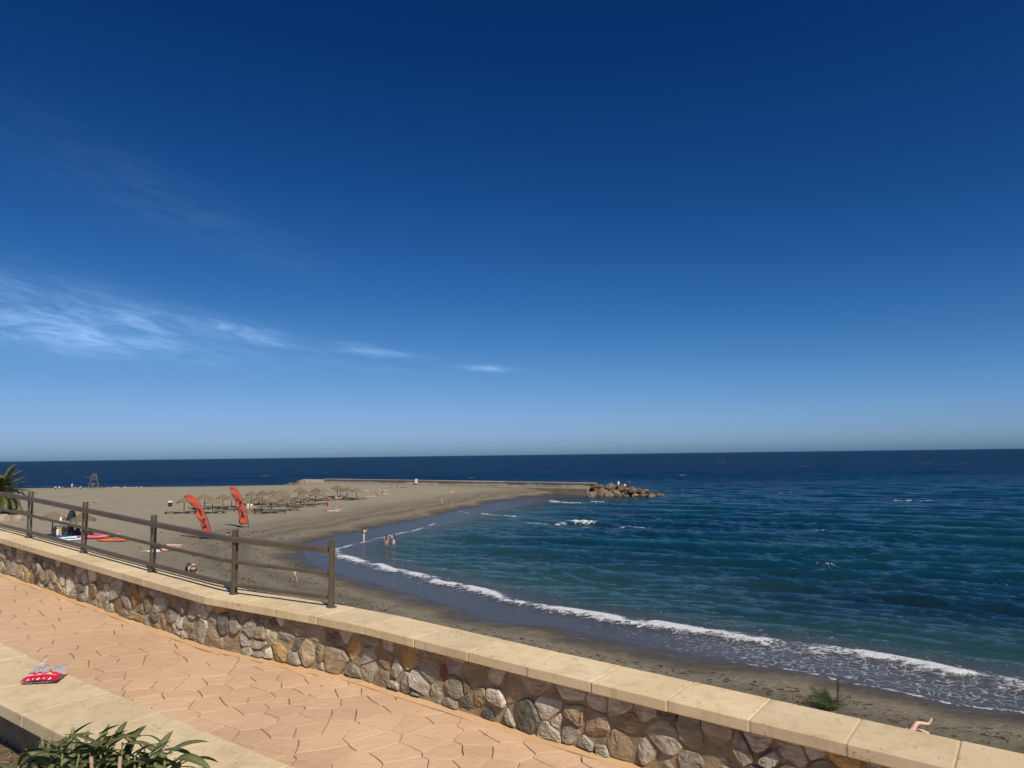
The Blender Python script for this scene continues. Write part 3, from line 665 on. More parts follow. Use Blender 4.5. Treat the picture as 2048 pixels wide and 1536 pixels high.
for i, c in enumerate(st_cells):
    if i not in forced and random.random() < .03: continue
    if len(c) < 3 or area(c) < .0012: continue
    p = inset(c, random.choice((.002, .004, .006, .010, .016)))
    if len(p) < 3 or area(p) < .0008: continue
    wall_stone(p, random.choice((.012, .016, .020, .024, .030, .036)), forced.get(i, random.choice(KIND)))

# ---- ground seaward of the parapet (hidden slope) and the planting bed on this side
v = []; f = []
for s in np.arange(-40, 30, 2.):
    a = wp(s, front_n(s)+CW-.05, -1.0); b = wp(s, front_n(s)+CW+6.5, 0); v += [a, (b[0], b[1], 1.2)]
f = [(2*i, 2*i+2, 2*i+3, 2*i+1) for i in range(len(v)//2-1)]
emb = obj('embankment', mesh('embankment', v, f), None, M['rock2']); tag(emb, kind='structure')
ns = np.linspace(-6, 1.72, 50); sl = np.arange(-12, 10, .16); v = []
for s in sl:
    for n in ns:
        z = -.265-.06*max(0, 1.3-n)*.6+.035*(float(vnoise(np.array(s*6.), np.array(n*6.), 4))-.5)+.02*(float(vnoise(np.array(s*19.), np.array(n*19.), 8))-.5)
        v.append(wp(s, n, z))
m = len(ns); f = [(i*m+j, (i+1)*m+j, (i+1)*m+j+1, i*m+j+1) for i in range(len(sl)-1) for j in range(m-1)]
M['soil'] = simple('dry_soil', (.20, .145, .09), (.115, .08, .05), 9, .95, 34, .9, .02)
soil = obj('planting_bed', mesh('planting_bed', v, f, True), None, M['soil']); tag(soil, kind='structure')
mb = MB()
for _ in range(2600):
    s = random.uniform(-6.2, -2.2); n = random.uniform(.5, 1.68); a = random.uniform(0, 6.3); l = random.uniform(.015, .06); w = random.uniform(.0015, .006); t = random.uniform(-.3, .5)
    b = Vector(wp(s, n, -.262-.036*max(0, 1.3-n)+random.uniform(0, .014))); d = Vector((math.cos(a), math.sin(a), t))*l; q = Vector((-math.sin(a), math.cos(a), random.uniform(-.5, .5)))*w
    mb.add([b-q, b+d*.5-q+Vector((0, 0, l*.1)), b+d, b+d*.5+q+Vector((0, 0, l*.1)), b+q], [(0, 1, 2, 3, 4)])
lit = mb.build('leaf_litter', M['twig'], None); tag(lit, 'dry leaf litter and twigs covering the planting bed soil', 'leaf litter', kind='stuff')

# ------------------------------------------------------------------ railing on the parapet
railing = empty('railing', wp(-7, 3.7)); tag(railing, 'bronze metal railing with three rails standing on the stone parapet', 'railing')
POSTS = [(-10.95, 3.70, 0), (-9.556, 3.705, 0), (-8.193, 3.70, 0), (-6.799, 3.69, 0), (-5.521, 3.705, 1), (-4.630, 3.985, 1)]
PH = .53
for s, n, rnd_post in POSTS:                        # twin rounded bars with a slot between them
    x, y, z = wp(s, n); ang = math.atan2(TV.y, TV.x)+(.30 if rnd_post else 0)
    for k in (-1, 1):
        m2 = MB(); d = Vector((-math.sin(ang), math.cos(ang)))*k*.0165
        m2.box((x+d.x, y+d.y, z+PH/2), (.036, .014, PH), ang); o = m2.build('post' if k < 0 else 'post_bar', M['rail'], None); bevel_mesh(o.data, .0065, 3)
        if k < 0: post = par(o, railing)
        else: o.parent = post
    for h in (.075, .262, .447):
        m2 = MB(); m2.box((x, y, z+h-.01), (.026, .018, .04), ang); m2.build('spacer', M['rail'], post)
    pl = MB(); pl.tube([(x, y, z), (x, y, z+.005)], .043, 20); pl.build('base_plate', M['rail'], post)
def rail(name, h, w, t, off):
    path = [(-15.5, 3.70), (-9.556, 3.705), (-8.193, 3.70), (-6.799, 3.69), (-5.70, 3.70), (-5.521, 3.715), (-4.66, 3.985)]
    v = []; f = []; prof = [(-w/2, -t/2), (w/2, -t/2), (w/2, t*.28), (w*.28, t/2), (-w*.28, t/2), (-w/2, t*.28)]; m = len(prof)
    for s, n in path:
        for a, b in prof: v.append(wp(s, n-off+a, h+b))
    for i in range(len(path)-1):
        for k in range(m): f.append((i*m+k, i*m+(k+1) % m, (i+1)*m+(k+1) % m, (i+1)*m+k))
    f += [tuple(range(m)), tuple((len(path)-1)*m+k for k in range(m))[::-1]]
    par(obj(name, mesh(name, v, f), None, M['rail']), railing)
rail('top_rail', .450, .050, .044, .024); rail('middle_rail', .262, .026, .027, .018); rail('bottom_rail', .075, .026, .029, .018)

# ------------------------------------------------------------------ oval light on the parapet face
c = TV*-8.80+NV*(front_n(-8.8)+OV+.006); root = empty('wall_light', (c.x, c.y, 8.443)); root.rotation_euler = (0, 0, math.atan2(TV.y, TV.x))
tag(root, 'small grey oval bulkhead light fixed to the rubble face under the coping', 'light')
def oval(name, rx, rz_, y0, y1, mat, parent, hole=None):
    v = []; n = 24
    for yy, k in ((y0, 1), (y1, 1), (y1-.006, .86)):
        v += [(rx*k*math.cos(2*math.pi*i/n), yy, rz_*k*math.sin(2*math.pi*i/n)) for i in range(n)]
    f = [(a*n+i, a*n+(i+1) % n, (a+1)*n+(i+1) % n, (a+1)*n+i) for a in (0, 1) for i in range(n)]+[tuple(2*n+i for i in range(n))]
    return obj(name, mesh(name, v, f), parent, mat)
hs_ = oval('housing', .050, .062, .02, -.050, M['plastic_grey'], root); oval('lens', .014, .034, -.03, -.058, M['board'], hs_)

# ------------------------------------------------------------------ snack bag left on the low wall
def m_bagclear():
    m, nt, p = mat_('clear_film'); p.inputs['Base Color'].default_value = (.46, .42, .44, 1); p.inputs['Roughness'].default_value = .18; p.inputs['Alpha'].default_value = .62
    nt.links.new(bump(nt, noise(nt, 45, 5, .7, dist=1), .9, .01), p.inputs['Normal']); return m
M['film'] = m_bagclear(); M['bagred'] = simple('bag_red', (.50, .022, .05), (.40, .012, .035), 40, .28, 70, .7, .006); M['bagpink'] = simple('bag_print', (.72, .30, .34), None, 60, .4); M['bagyellow'] = simple('bag_yellow', (.75, .45, .10), None, 60, .4)
bag = empty('snack_bag', (-2.585, 4.10, zc(-4.48)+.004), math.radians(10)); tag(bag, 'crumpled clear and red plastic sweet bag lying on the low cream wall', 'bag')
def bag_pt(u, v, side):                             # u -1..1 across, v 0..1 up
    w = .092*(1-.07*v); x = u*w+.022*v; puff = .020*(1-abs(u)**3)*math.sin(math.pi*min(1, .12+v*.85)); cr = .006*math.sin(u*9+v*4)*math.sin(v*11+u*3)+.004*math.sin(u*21+v*17)
    return (x, -.055+.135*v*math.cos(.45), .018+.135*v*math.sin(.45)*.8+side*puff*.8+cr*(1 if v > .25 else .4)-.006*(1-v))
def bag_sheet(name, v0, v1, mat, side, nu=22, nv=8, lift=0.):
    V = [bag_pt(-1+2*i/nu, v0+(v1-v0)*j/nv, side) for j in range(nv+1) for i in range(nu+1)]; V = [(a, b-lift*.4, c+lift) for a, b, c in V]
    F = [(j*(nu+1)+i, j*(nu+1)+i+1, (j+1)*(nu+1)+i+1, (j+1)*(nu+1)+i) for j in range(nv) for i in range(nu)]
    return obj(name, mesh(name, V, F, True), bag, mat)
rb_ = bag_sheet('red_base', 0, .40, M['bagred'], 1); ct_ = bag_sheet('clear_top', .40, 1, M['film'], 1); bag_sheet('back_sheet', 0, 1, M['film'], -1, 16, 10)
def patch(name, u0, u1, v0, v1, mat, parts):
    V = []; F = []; nu, nv = 8, 2
    V = [bag_pt(u0+(u1-u0)*i/nu, v0+(v1-v0)*j/nv, 1) for j in range(nv+1) for i in range(nu+1)]; V = [(a, b-.002, c+.0025) for a, b, c in V]
    F = [(j*(nu+1)+i, j*(nu+1)+i+1, (j+1)*(nu+1)+i+1, (j+1)*(nu+1)+i) for j in range(nv) for i in range(nu)]
    return obj(name, mesh(name, V, F, True), parts, mat)
patch('yellow_print', .12, .36, .54, .66, M['bagyellow'], ct_); patch('pink_stripe', -.78, .78, .23, .30, M['bagpink'], rb_)
for u, u2 in ((-.66, .10), (-.38, .07), (-.14, .16), (.22, .06), (.5, .14)): patch('white_print', u, u+u2, .03, .09, M['signwhite'], rb_)
pts = [(-.045+.004*i, .055+.010*i, .045+.006*i+.004*math.sin(i*1.9)) for i in range(8)]
V = []; 
for i, p in enumerate(pts): V += [(p[0]-.011+.003*math.sin(i*2.), p[1], p[2]), (p[0]+.011, p[1]+.004*math.sin(i*1.3), p[2]+.006*math.cos(i*2.3))]
o = obj('torn_strip', mesh('torn_strip', [(a-.03*(i//2)/8, b, c) for i, (a, b, c) in enumerate(V)], [(2*i, 2*i+1, 2*i+3, 2*i+2) for i in range(7)]), bag, M['film'])

# ------------------------------------------------------------------ oleander in the planting bed
def leaf_mesh(L_, W_, bend, fold, seed):
    n = 7; V = []; rib = []
    for i in range(n+1):
        t = i/n; w = W_*math.sin(math.pi*min(1, .06+t*.94))**.75*(1-.25*t)*(1 if i < n else .02); a = bend*t
        y = L_*(math.sin(a)/bend if abs(bend) > 1e-3 else t); z = -L_*(1-math.cos(a))/bend if abs(bend) > 1e-3 else 0
        V += [(-w, y, z+fold*w), (-w*.12, y, z), (w*.12, y, z), (w, y, z+fold*w)]; rib += [0, 1, 1, 0]
    F = [(4*i+k, 4*i+k+1, 4*i+k+5, 4*i+k+4) for i in range(n) for k in range(3)]
    me = mesh('leaf', V, F, True); at = me.attributes.new('rib', 'FLOAT', 'POINT'); at.data.foreach_set('value', [float(x) for x in rib]); me.materials.append(M['leaf']); return me
leaves = [leaf_mesh(.150, .0165, .55, .35, 0), leaf_mesh(.165, .0170, 1.0, .25, 1), leaf_mesh(.120, .0150, .25, .4, 2), leaf_mesh(.150, .0160, 1.45, .2, 3), leaf_mesh(.085, .0095, .3, .5, 4)]
def px_ground(s, n, dz=-.29): return Vector(wp(s, n, dz))
bush = empty('oleander_bush', px_ground(-2.9, 1.12)); tag(bush, 'pruned oleander bush with long dark green leaves in the planting bed', 'bush')
random.seed(21)
def stem(base, tip, r0, r1, cut, nleaf, lmin, up):
    b, t = Vector(base), Vector(tip); mid = (b+t)/2+Vector((random.uniform(-.03, .03), random.uniform(-.03, .03), 0))
    pts = [b, (b+mid)/2, mid, (mid+t)/2+Vector((random.uniform(-.008, .008), random.uniform(-.008, .008), 0)), t]
    mb = MB(); mb.tube(pts, [r0, r0*.95, r0*.9, (r0+r1)/2*.9, r1], 8); o = mb.build('stem', M['stemcut'] if cut == 2 else M['stemg'], None, True); par(o, bush)
    if cut:
        d = (pts[-1]-pts[-2]).normalized(); m2 = MB(); m2.tube([t, t+d*.004], [r1*1.02, r1*.8], 8); m2.build('cut_end', M['stemcut'], o)
    for k in range(nleaf):
        f = lmin+(1-lmin)*(k+.5)/max(1, nleaf); f = min(.99, f); seg = min(3, int(f*4)); q = f*4-seg; p = pts[seg].lerp(pts[seg+1], q)
        az = k*2.4+random.uniform(-.4, .4); el = random.uniform(*up)
        l = bpy.data.objects.new('leaf', random.choice(leaves)); COL.objects.link(l); l.parent = bush
        q = Euler((el, 0, az), 'XYZ'); l.matrix_world = Matrix.Identity(4)
        sc_ = random.uniform(.7, 1.15); l.location = p-bush.location; l.rotation_euler = (el, random.uniform(-.5, .5), az); l.scale = (sc_,)*3
TIPS = [(-1.631, 2.6, 8.654, 1), (-1.642, 2.66, 8.626, 1), (-1.539, 2.62, 8.673, 1), (-1.445, 2.62, 8.661, 0), (-1.532, 2.7, 8.637, 1), (-1.411, 2.66, 8.65, 0), (-1.327, 2.6, 8.651, 0), (-1.261, 2.56, 8.645, 0), (-1.211, 2.5, 8.637, 0), (-1.17, 2.52, 8.624, 0), (-1.128, 2.5, 8.619, 0), (-1.267, 2.42, 8.654, 2), (-1.36, 2.42, 8.654, 2), (-1.599, 2.5, 8.634, 1), (-1.476, 2.46, 8.656, 0), (-1.352, 2.5, 8.663, 0), (-1.414, 2.45, 8.667, 0), (-1.23, 2.44, 8.653, 0), (-1.613, 2.46, 8.627, 0), (-1.155, 2.42, 8.637, 0), (-1.671, 2.5, 8.604, 0), (-1.422, 2.55, 8.661, 0), (-1.313, 2.52, 8.663, 0), (-1.526, 2.5, 8.657, 0), (-1.202, 2.55, 8.626, 0)]
TIPS += [(a+random.uniform(-.05, .05), b+random.uniform(-.07, .03), c-random.uniform(.02, .07), 0) for a, b, c, d in TIPS[2:19]]
for i, (tx_, ty_, tz_, cut) in enumerate(TIPS):
    t = Vector((tx_, ty_, tz_)); n = NV.x*t.x+NV.y*t.y; s = TV.x*t.x+TV.y*t.y
    b = px_ground(s+random.uniform(-.10, .10)-.02, n-.02+random.uniform(-.08, .06))
    stem(b, t, .0065 if cut else .005, .0058 if cut else .003, cut, 3 if cut == 1 else (3 if cut == 2 else 16), .78 if cut else .62, (-.5, .45) if cut else (-.35, 1.0))

# ------------------------------------------------------------------ boulders
def rock_mesh(name, seed, flat=.7, sub=2, amp=.55):
    bm = bmesh.new(); bmesh.ops.create_icosphere(bm, subdivisions=sub, radius=1); r = random.Random(seed)
    planes = [(Vector((r.gauss(0, 1), r.gauss(0, 1), r.gauss(0, 1))).normalized(), r.uniform(.42, .80)) for _ in range(11)]
    for v in bm.verts:
        p = v.co.copy()
        for nrm, d in planes:
            k = p.dot(nrm)
            if k > d: p -= nrm*(k-d)*.97
        v.co = Vector((p.x*1.15, p.y, p.z*flat))*1.2*(1+r.uniform(-.03, .03))
    me = bpy.data.meshes.new(name); bm.to_mesh(me); bm.free(); return me
RM = [rock_mesh('boulder', 100+i) for i in range(6)]
for me in RM: me.materials.append(M['rock'])
RM2 = [m_.copy() for m_ in RM[:3]]
for me in RM2: me.materials.clear(); me.materials.append(M['rock2'])
def boulder(parent, loc, size, name='boulder', pool=RM):
    o = bpy.data.objects.new(name, random.choice(pool)); COL.objects.link(o)
    if parent is not None: o.parent = parent; o.location = Vector(loc)-Vector(parent.location)
    else: o.location = loc
    o.rotation_euler = (random.uniform(-.4, .4), random.uniform(-.4, .4), random.uniform(0, 6.3)); o.scale = (size*random.uniform(.85, 1.2), size*random.uniform(.85, 1.1), size*random.uniform(.75, 1.05)); return o
random.seed(5)
groyne = empty('rock_groyne', (25, 169.5, 0)); tag(groyne, 'pile of brown boulders at the seaward end of the jetty wall', 'rocks')
for k in range(4):                                  # layers, bottom up
    L0, L1 = 17.5+k*.5, (34.6, 31.4, 29.2, 26.6)[k]; wid = (4.4, 3.3, 2.0, .8)[k]; z = (.05, .75, 1.45, 2.0)[k]
    x = L0
    while x < L1:
        for y in np.arange(-wid, wid+.01, 1.7 if wid > 1 else 1.5):
            tap = max(.45, 1-.9*max(0, (x-30)/8)); 
            boulder(groyne, (x+random.uniform(-.4, .4), 169.6-(x-18)*.10+y*tap+random.uniform(-.35, .35), z*tap+random.uniform(-.12, .15)), random.choice((.6, .75, .9, 1.05, 1.3))*(1 if x < 31 else .8))
        x += random.uniform(1.5, 2.1)
pile = empty('rock_pile', (-70.5, 236.5, 1)); tag(pile, 'dark rock heap at the landward left end of the jetty wall', 'rocks')
for x, y, sz in ((-68.5, 236.6, 1.5), (-69.8, 237, 1.5), (-70.6, 235.8, 1.1), (-71.8, 236.4, 1.1), (-72.8, 236.6, .8), (-73.8, 236.4, .7), (-69, 235.4, .9), (-75, 236.6, .55)): boulder(pile, (x, y, gz(x, y)+sz*.45), sz)
for i, (x, y, sz, lb) in enumerate(((-75.5, 132.7, .55, 'lone pale rock lying on the open sand beyond the blackboard'), (-66.6, 95.4, 1.0, 'large pale rock at the foot of the palm tree'), (-65.0, 96.4, .7, 'smaller pale rock to the right of the palm foot'))):
    tag(boulder(None, (x, y, gz(x, y)+sz*.25), sz, 'pale_rock', RM2), lb, 'rock', 'pale rocks on the sand')
berm = empty('rock_row', (-113, 208.5, 1.6)); tag(berm, 'low row of pale stones along the far beach crest beside the lifeguard chair', 'rocks')
for i in range(16):
    x = -118+i*.62+random.uniform(-.3, .3)+2; boulder(berm, (x, 209+random.uniform(-.5, .5), gz(x, 209)+.12), random.uniform(.22, .5), 'stone', RM2)

# ------------------------------------------------------------------ jetty wall
JU = Vector((.7967, -.6044)); JNv = Vector((-.6044, -.7967))   # along the wall, and towards the beach
jetty = empty('jetty_wall_line', (-24, 205, 1)); jetty.name = 'jetty'; tag(jetty, 'long low concrete jetty wall behind the beach reaching out to the boulders', 'jetty')
J0 = Vector((-67.8, 238.)); JL = 109.2
def jp(u, n, z): p = J0+JU*u+JNv*n; return (p.x, p.y, z)
def jbox(name, u0, u1, n0, n1, z0, z1, mat):
    q = [(u0, n0), (u1, n0), (u1, n1), (u0, n1)]
    me = mesh(name, [jp(a, b, z0) for a, b in q]+[jp(a, b, z1) for a, b in q], [(3, 2, 1, 0), (4, 5, 6, 7), (0, 1, 5, 4), (1, 2, 6, 5), (2, 3, 7, 6), (3, 0, 4, 7)])
    return par(obj(name, me, None, mat), jetty)
u = 0; k = 0
while u < JL-1:
    u1 = min(JL, u+(10.5 if k == 0 else random.uniform(5.2, 6.6))); jbox('wall_panel', u+.03, u1-.03, -.45+random.uniform(-.06, .06), .45+random.uniform(-.05, .05), -.5, 2.62+random.uniform(-.05, .05), M['jetty_pale'] if k == 0 else M['jetty']); u = u1; k += 1
u = 10.6
while u < JL-1:
    u1 = min(JL, u+12); jbox('capping', u+.02, u1-.02, -.62, .62, 2.66, 2.88, M['jetty']); u = u1
u = 50
while u < JL-1:
    u1 = min(JL+.5, u+random.uniform(9, 12)); jbox('ledge', u+.02, u1-.02, .5, 4.6, -.5, 1.62, M['ledge']); u = u1
p = jp(51.5, .75, 0); sg = empty('notice_board', (p[0], p[1], gz(p[0], p[1])), math.atan2(JU.y, JU.x)+.1); tag(sg, 'small white notice board leaning against the jetty wall', 'sign')
mb = MB(); mb.box((0, -.25, .95), (.95, .05, 1.25), 0, Matrix.Rotation(-.22, 3, 'X')); mb.build('panel', M['signwhite'], sg)
for x in (-.35, .35): m2 = MB(); m2.tube([(x, -.42, -.15), (x, -.2, 1.2)], .03, 6); m2.build('leg', M['darkpole'], sg)

# ------------------------------------------------------------------ straw parasols and loungers
def ordinal(i): return ['first', 'second', 'third', 'fourth', 'fifth', 'sixth', 'seventh', 'eighth', 'ninth', 'tenth', 'eleventh', 'twelfth', 'thirteenth', 'fourteenth', 'fifteenth', 'sixteenth', 'seventeenth', 'eighteenth', 'nineteenth', 'twentieth', 'twenty-first', 'twenty-second', 'twenty-third', 'twenty-fourth', 'twenty-fifth', 'twenty-sixth'][i]
def canopy_mesh(seed):
    r = random.Random(seed); n = 30; V = []; F = []
    rings = ((.03, 2.38), (.14, 2.33), (.42, 2.14), (.78, 1.92), (1.06, 1.76), (1.14, 1.60))
    for j, (rad, z) in enumerate(rings):
        for i in range(n):
            a = 2*math.pi*i/n; jr = r.uniform(-.03, .03)*(j > 1); jz = r.uniform(-.025, .025)*(j > 1)+(r.uniform(-.09, .05) if j == 5 else 0)
            V.append(((rad+jr)*math.cos(a), (rad+jr)*math.sin(a), z+jz))
    m = len(rings); F = [(j*n+i, j*n+(i+1) % n, (j+1)*n+(i+1) % n, (j+1)*n+i) for j in range(m-1) for i in range(n)]; F.append(tuple(range(n))[::-1])
    o = len(V); V += [(.98*math.cos(2*math.pi*i/n), .98*math.sin(2*math.pi*i/n), 1.70) for i in range(n)]+[(0, 0, 2.2)]
    F += [((m-1)*n+i, (m-1)*n+(i+1) % n, o+(i+1) % n, o+i) for i in range(n)]+[(o+i, o+(i+1) % n, o+n) for i in range(n)]
    me = mesh('thatch_canopy', V, F); me.materials.append(M['thatch']); return me
CAN = [canopy_mesh(i) for i in range(4)]
mb = MB(); mb.tube([(0, 0, -.4), (0, 0, 1.2), (0, 0, 2.25)], [.062, .058, .05], 8); POLE = mesh('pole', mb.v, mb.f); POLE.materials.append(M['pole'])
def parasol(x, y, label, group, rz=0, sc_=1):
    p = empty('straw_parasol', (x, y, gz(x, y)), rz, sc_); p.rotation_euler = (random.uniform(-.03, .03), random.uniform(-.03, .03), rz)
    c = bpy.data.objects.new('canopy', random.choice(CAN)); COL.objects.link(c); c.parent = p
    q = bpy.data.objects.new('pole', POLE); COL.objects.link(q); q.parent = p
    tag(p, label, 'parasol', group); return p
prof = [(-.98, .0), (-.90, .0), (-.88, .22), (.26, .22), (.28, 0), (.36, 0), (.38, .23), (1.0, .36), (.98, .42), (.34, .30), (-.98, .29)]
def lounger_mesh(raise_=0.):
    V = []; P = [(a, b+(max(0, a-.36)*raise_)) for a, b in prof]
    for yy in (-.31, .31): V += [(a, yy, b) for a, b in P]
    n = len(P); F = [(i, (i+1) % n, n+(i+1) % n, n+i) for i in range(n)]+[tuple(range(n))[::-1], tuple(n+i for i in range(n))]
    me = mesh('sun_lounger', V, F); me.materials.append(M['lounger']); return me
LM = [lounger_mesh(0), lounger_mesh(.25), lounger_mesh(-.15)]; LM_UP = lounger_mesh(1.0)
mb = MB(); mb.box((-.33, 0, .318), (1.25, .54, .05)); CUSH = mesh('cushion', mb.v, mb.f); bevel_mesh(CUSH, .02); CUSH.materials.append(M['lounger'])
U = [(-48.5,107.9),(-48.6,115.2),(-44.4,108.2),(-46.9,118.2),(-44.1,114.6),(-44.7,125.0),(-41.0,112.9),(-43.1,125.7),(-42.9,130.5),(-39.1,112.2),(-36.0,108.9),(-38.9,120.4),(-42.7,135.5),(-39.1,124.8),(-35.1,113.4),(-41.0,140.6),(-34.9,120.3),(-37.7,131.8),(-37.3,138.6),(-33.9,125.3),(-35.3,136.3),(-33.4,141.4),(-35.1,146.0),(-31.7,139.6),(-29.8,139.1)]
U.sort(key=lambda p: p[0]/p[1]); random.seed(11)
for i, (x, y) in enumerate(U):
    o_ = 'rightmost' if i == len(U)-1 else ('leftmost' if i == 0 else ordinal(i))
    parasol(x, y, f'{o_} straw parasol{"" if i in (0, len(U)-1) else " counted from the left"} in the field of dark loungers', 'straw parasols over the loungers', random.uniform(0, 6), random.uniform(.93, 1.04))
    for k, (dx, dy) in enumerate(((-1.25, -.75), (1.05, .55))):
        a = x+dx+random.uniform(-.15, .15); b = y+dy+random.uniform(-.25, .25)
        l = bpy.data.objects.new('sun_lounger', random.choice(LM)); COL.objects.link(l); l.location = (a, b, gz(a, b)-.02); l.rotation_euler = (0, 0, (math.pi if random.random() < .4 else 0)+random.uniform(-.12, .12)+.15)
        tag(l, f'dark brown sun lounger at the {("left", "right")[k]} side of the {o_} straw parasol{"" if i in (0, len(U)-1) else " from the left"}', 'sun lounger', 'dark sun loungers under the parasols')
        q = bpy.data.objects.new('cushion', CUSH); COL.objects.link(q); q.parent = l
parasol(-49.5, 78.8, 'straw parasol left of the wetsuit rack, nearer than the blackboard', 'straw parasols by the kayaks', 1, 1.12)
parasol(-45.5, 77.6, 'straw parasol standing over the stacked kayaks', 'straw parasols by the kayaks', 2, 1.12)

# ------------------------------------------------------------------ feather flags
def flag(px_m, base, pole, trail, strokes, label, yaw):
    bx, by = base; root = empty('feather_flag', (bx, by, gz(bx, by)), yaw); tag(root, label, 'flag', 'red feather flags on the sand')
    b0 = pole[0]; cv = lambda p: ((p[0]-b0[0])/px_m, (b0[1]-p[1])/px_m)
    def res(P, n):
        P = [Vector(q) for q in P]; L = [0]
        for a, b in zip(P[:-1], P[1:]): L.append(L[-1]+(b-a).length)
        out = []
        for i in range(n):
            t = L[-1]*i/(n-1); j = max(0, min(len(P)-2, next((k for k in range(len(L)-1) if L[k+1] >= t), len(P)-2))); out.append(P[j].lerp(P[j+1], (t-L[j])/max(1e-6, L[j+1]-L[j])))
        return out
    rip = lambda x, z: .10*math.sin(z*3.1+x*4)*min(1, .4+abs(x)*.4)+.05*math.sin(z*7.3+x*2+1)
    PO = res([cv(p) for p in pole], 26); TR = res([cv(p) for p in trail], 26); body = PO[2:]
    PB = res([(p.x, p.y) for p in body], 26); V = []; nu = 7
    for a, b in zip(PB, TR):
        for k in range(nu+1):
            q = a.lerp(b, k/nu); V.append((q.x, rip(q.x-a.x, q.y)*k/nu, q.y))
    F = [(j*(nu+1)+i, j*(nu+1)+i+1, (j+1)*(nu+1)+i+1, (j+1)*(nu+1)+i) for j in range(25) for i in range(nu)]
    cl = obj('cloth', mesh('cloth', V, F, True), root, M['flag']); so = cl.modifiers.new('thickness', 'SOLIDIFY'); so.thickness = .012
    mb = MB(); P3 = [(p.x, .0, p.y) for p in PO]; P3[0] = (P3[0][0], 0, -.35); mb.tube(P3, [.045-.028*i/25 for i in range(26)], 6); mb.build('pole', M['darkpole'], root)
    for st in strokes:
        P = res([cv(p) for p in st], max(4, len(st)*3)); V = []
        for i, p in enumerate(P):
            d = (P[min(i+1, len(P)-1)]-P[max(i-1, 0)]).normalized(); nn = Vector((-d.y, d.x))*(.055*(.6+.6*math.sin(math.pi*(i+.6)/(len(P)+.3))))
            j = min(range(26), key=lambda k: abs(PB[k].y-p.y)); k = (p.x-PB[j].x)/min(-.1, TR[j].x-PB[j].x)
            yy = rip(p.x-PB[j].x, p.y)*max(0, min(1, k))-.035
            V += [(p.x+nn.x, yy, p.y+nn.y), (p.x-nn.x, yy, p.y-nn.y)]
        obj('lettering_and_fold_shade', mesh('lettering_and_fold_shade', V, [(2*i, 2*i+1, 2*i+3, 2*i+2) for i in range(len(P)-1)]), cl, M['black'])  # black ribbons: the letters, plus one painted fold shadow on the left flag
Z1 = lambda L: [(360+a/15.36, 980+b/15.36) for a, b in L]; Z2 = lambda L: [(440+a/15.36, 970+b/15.36) for a, b in L]
flag(18.8, (-31.6, 77.1), [(424, 1081), (421, 1066), (418, 1052), (411, 1033), (402, 1015), (392, 1000), (384, 993), (377, 991.5), (367, 995)][0:9], [(406, 1074), (404, 1066), (402, 1055), (401, 1046), (393, 1036), (391, 1030), (386, 1018), (375, 1005), (367, 996)],
     [Z1(q) for q in ([(385, 490), (440, 510), (520, 560)], [(470, 530), (440, 600), (500, 610), (530, 570)], [(520, 650), (580, 620), (600, 680), (550, 720)], [(600, 680), (640, 690)], [(580, 760), (640, 740)], [(600, 720), (620, 800), (655, 820)], [(690, 930), (745, 920), (740, 990)], [(700, 960), (690, 1010), (750, 1010)], [(720, 1050), (790, 1100)], [(730, 1130), (800, 1160), (800, 1110)], [(730, 1140), (710, 1190), (700, 1240)], [(400, 600), (450, 640), (500, 710)])],  # last stroke is the shadow of a cloth fold painted in black, no letter
     'left red feather flag with black brush letters and a painted fold shadow, bent over further', .05)
flag(16.2, (-32.3, 89.5), [(498, 1057), (497, 1045), (493, 1028), (488, 1012), (481, 995), (474, 982), (466, 977), (458, 978)], [(480, 1052), (478, 1035), (475, 1020), (469, 1004), (463, 992), (458, 979)],
     [Z2(q) for q in ([(455, 385), (500, 420), (560, 465)], [(500, 420), (480, 500), (520, 525), (555, 480), (520, 450)], [(565, 560), (605, 520), (640, 560), (650, 640)], [(580, 610), (640, 600)], [(600, 580), (610, 690), (655, 705)], [(570, 750), (620, 700)], [(610, 830), (680, 810)], [(690, 830), (660, 890), (720, 910), (725, 850)], [(690, 900), (700, 960)], [(660, 960), (740, 960)], [(660, 1040), (690, 1000), (740, 1020), (745, 980)], [(660, 1040), (630, 1090), (625, 1190)])],
     'right red feather flag with black brush letters, standing straighter near the loungers', -.05)

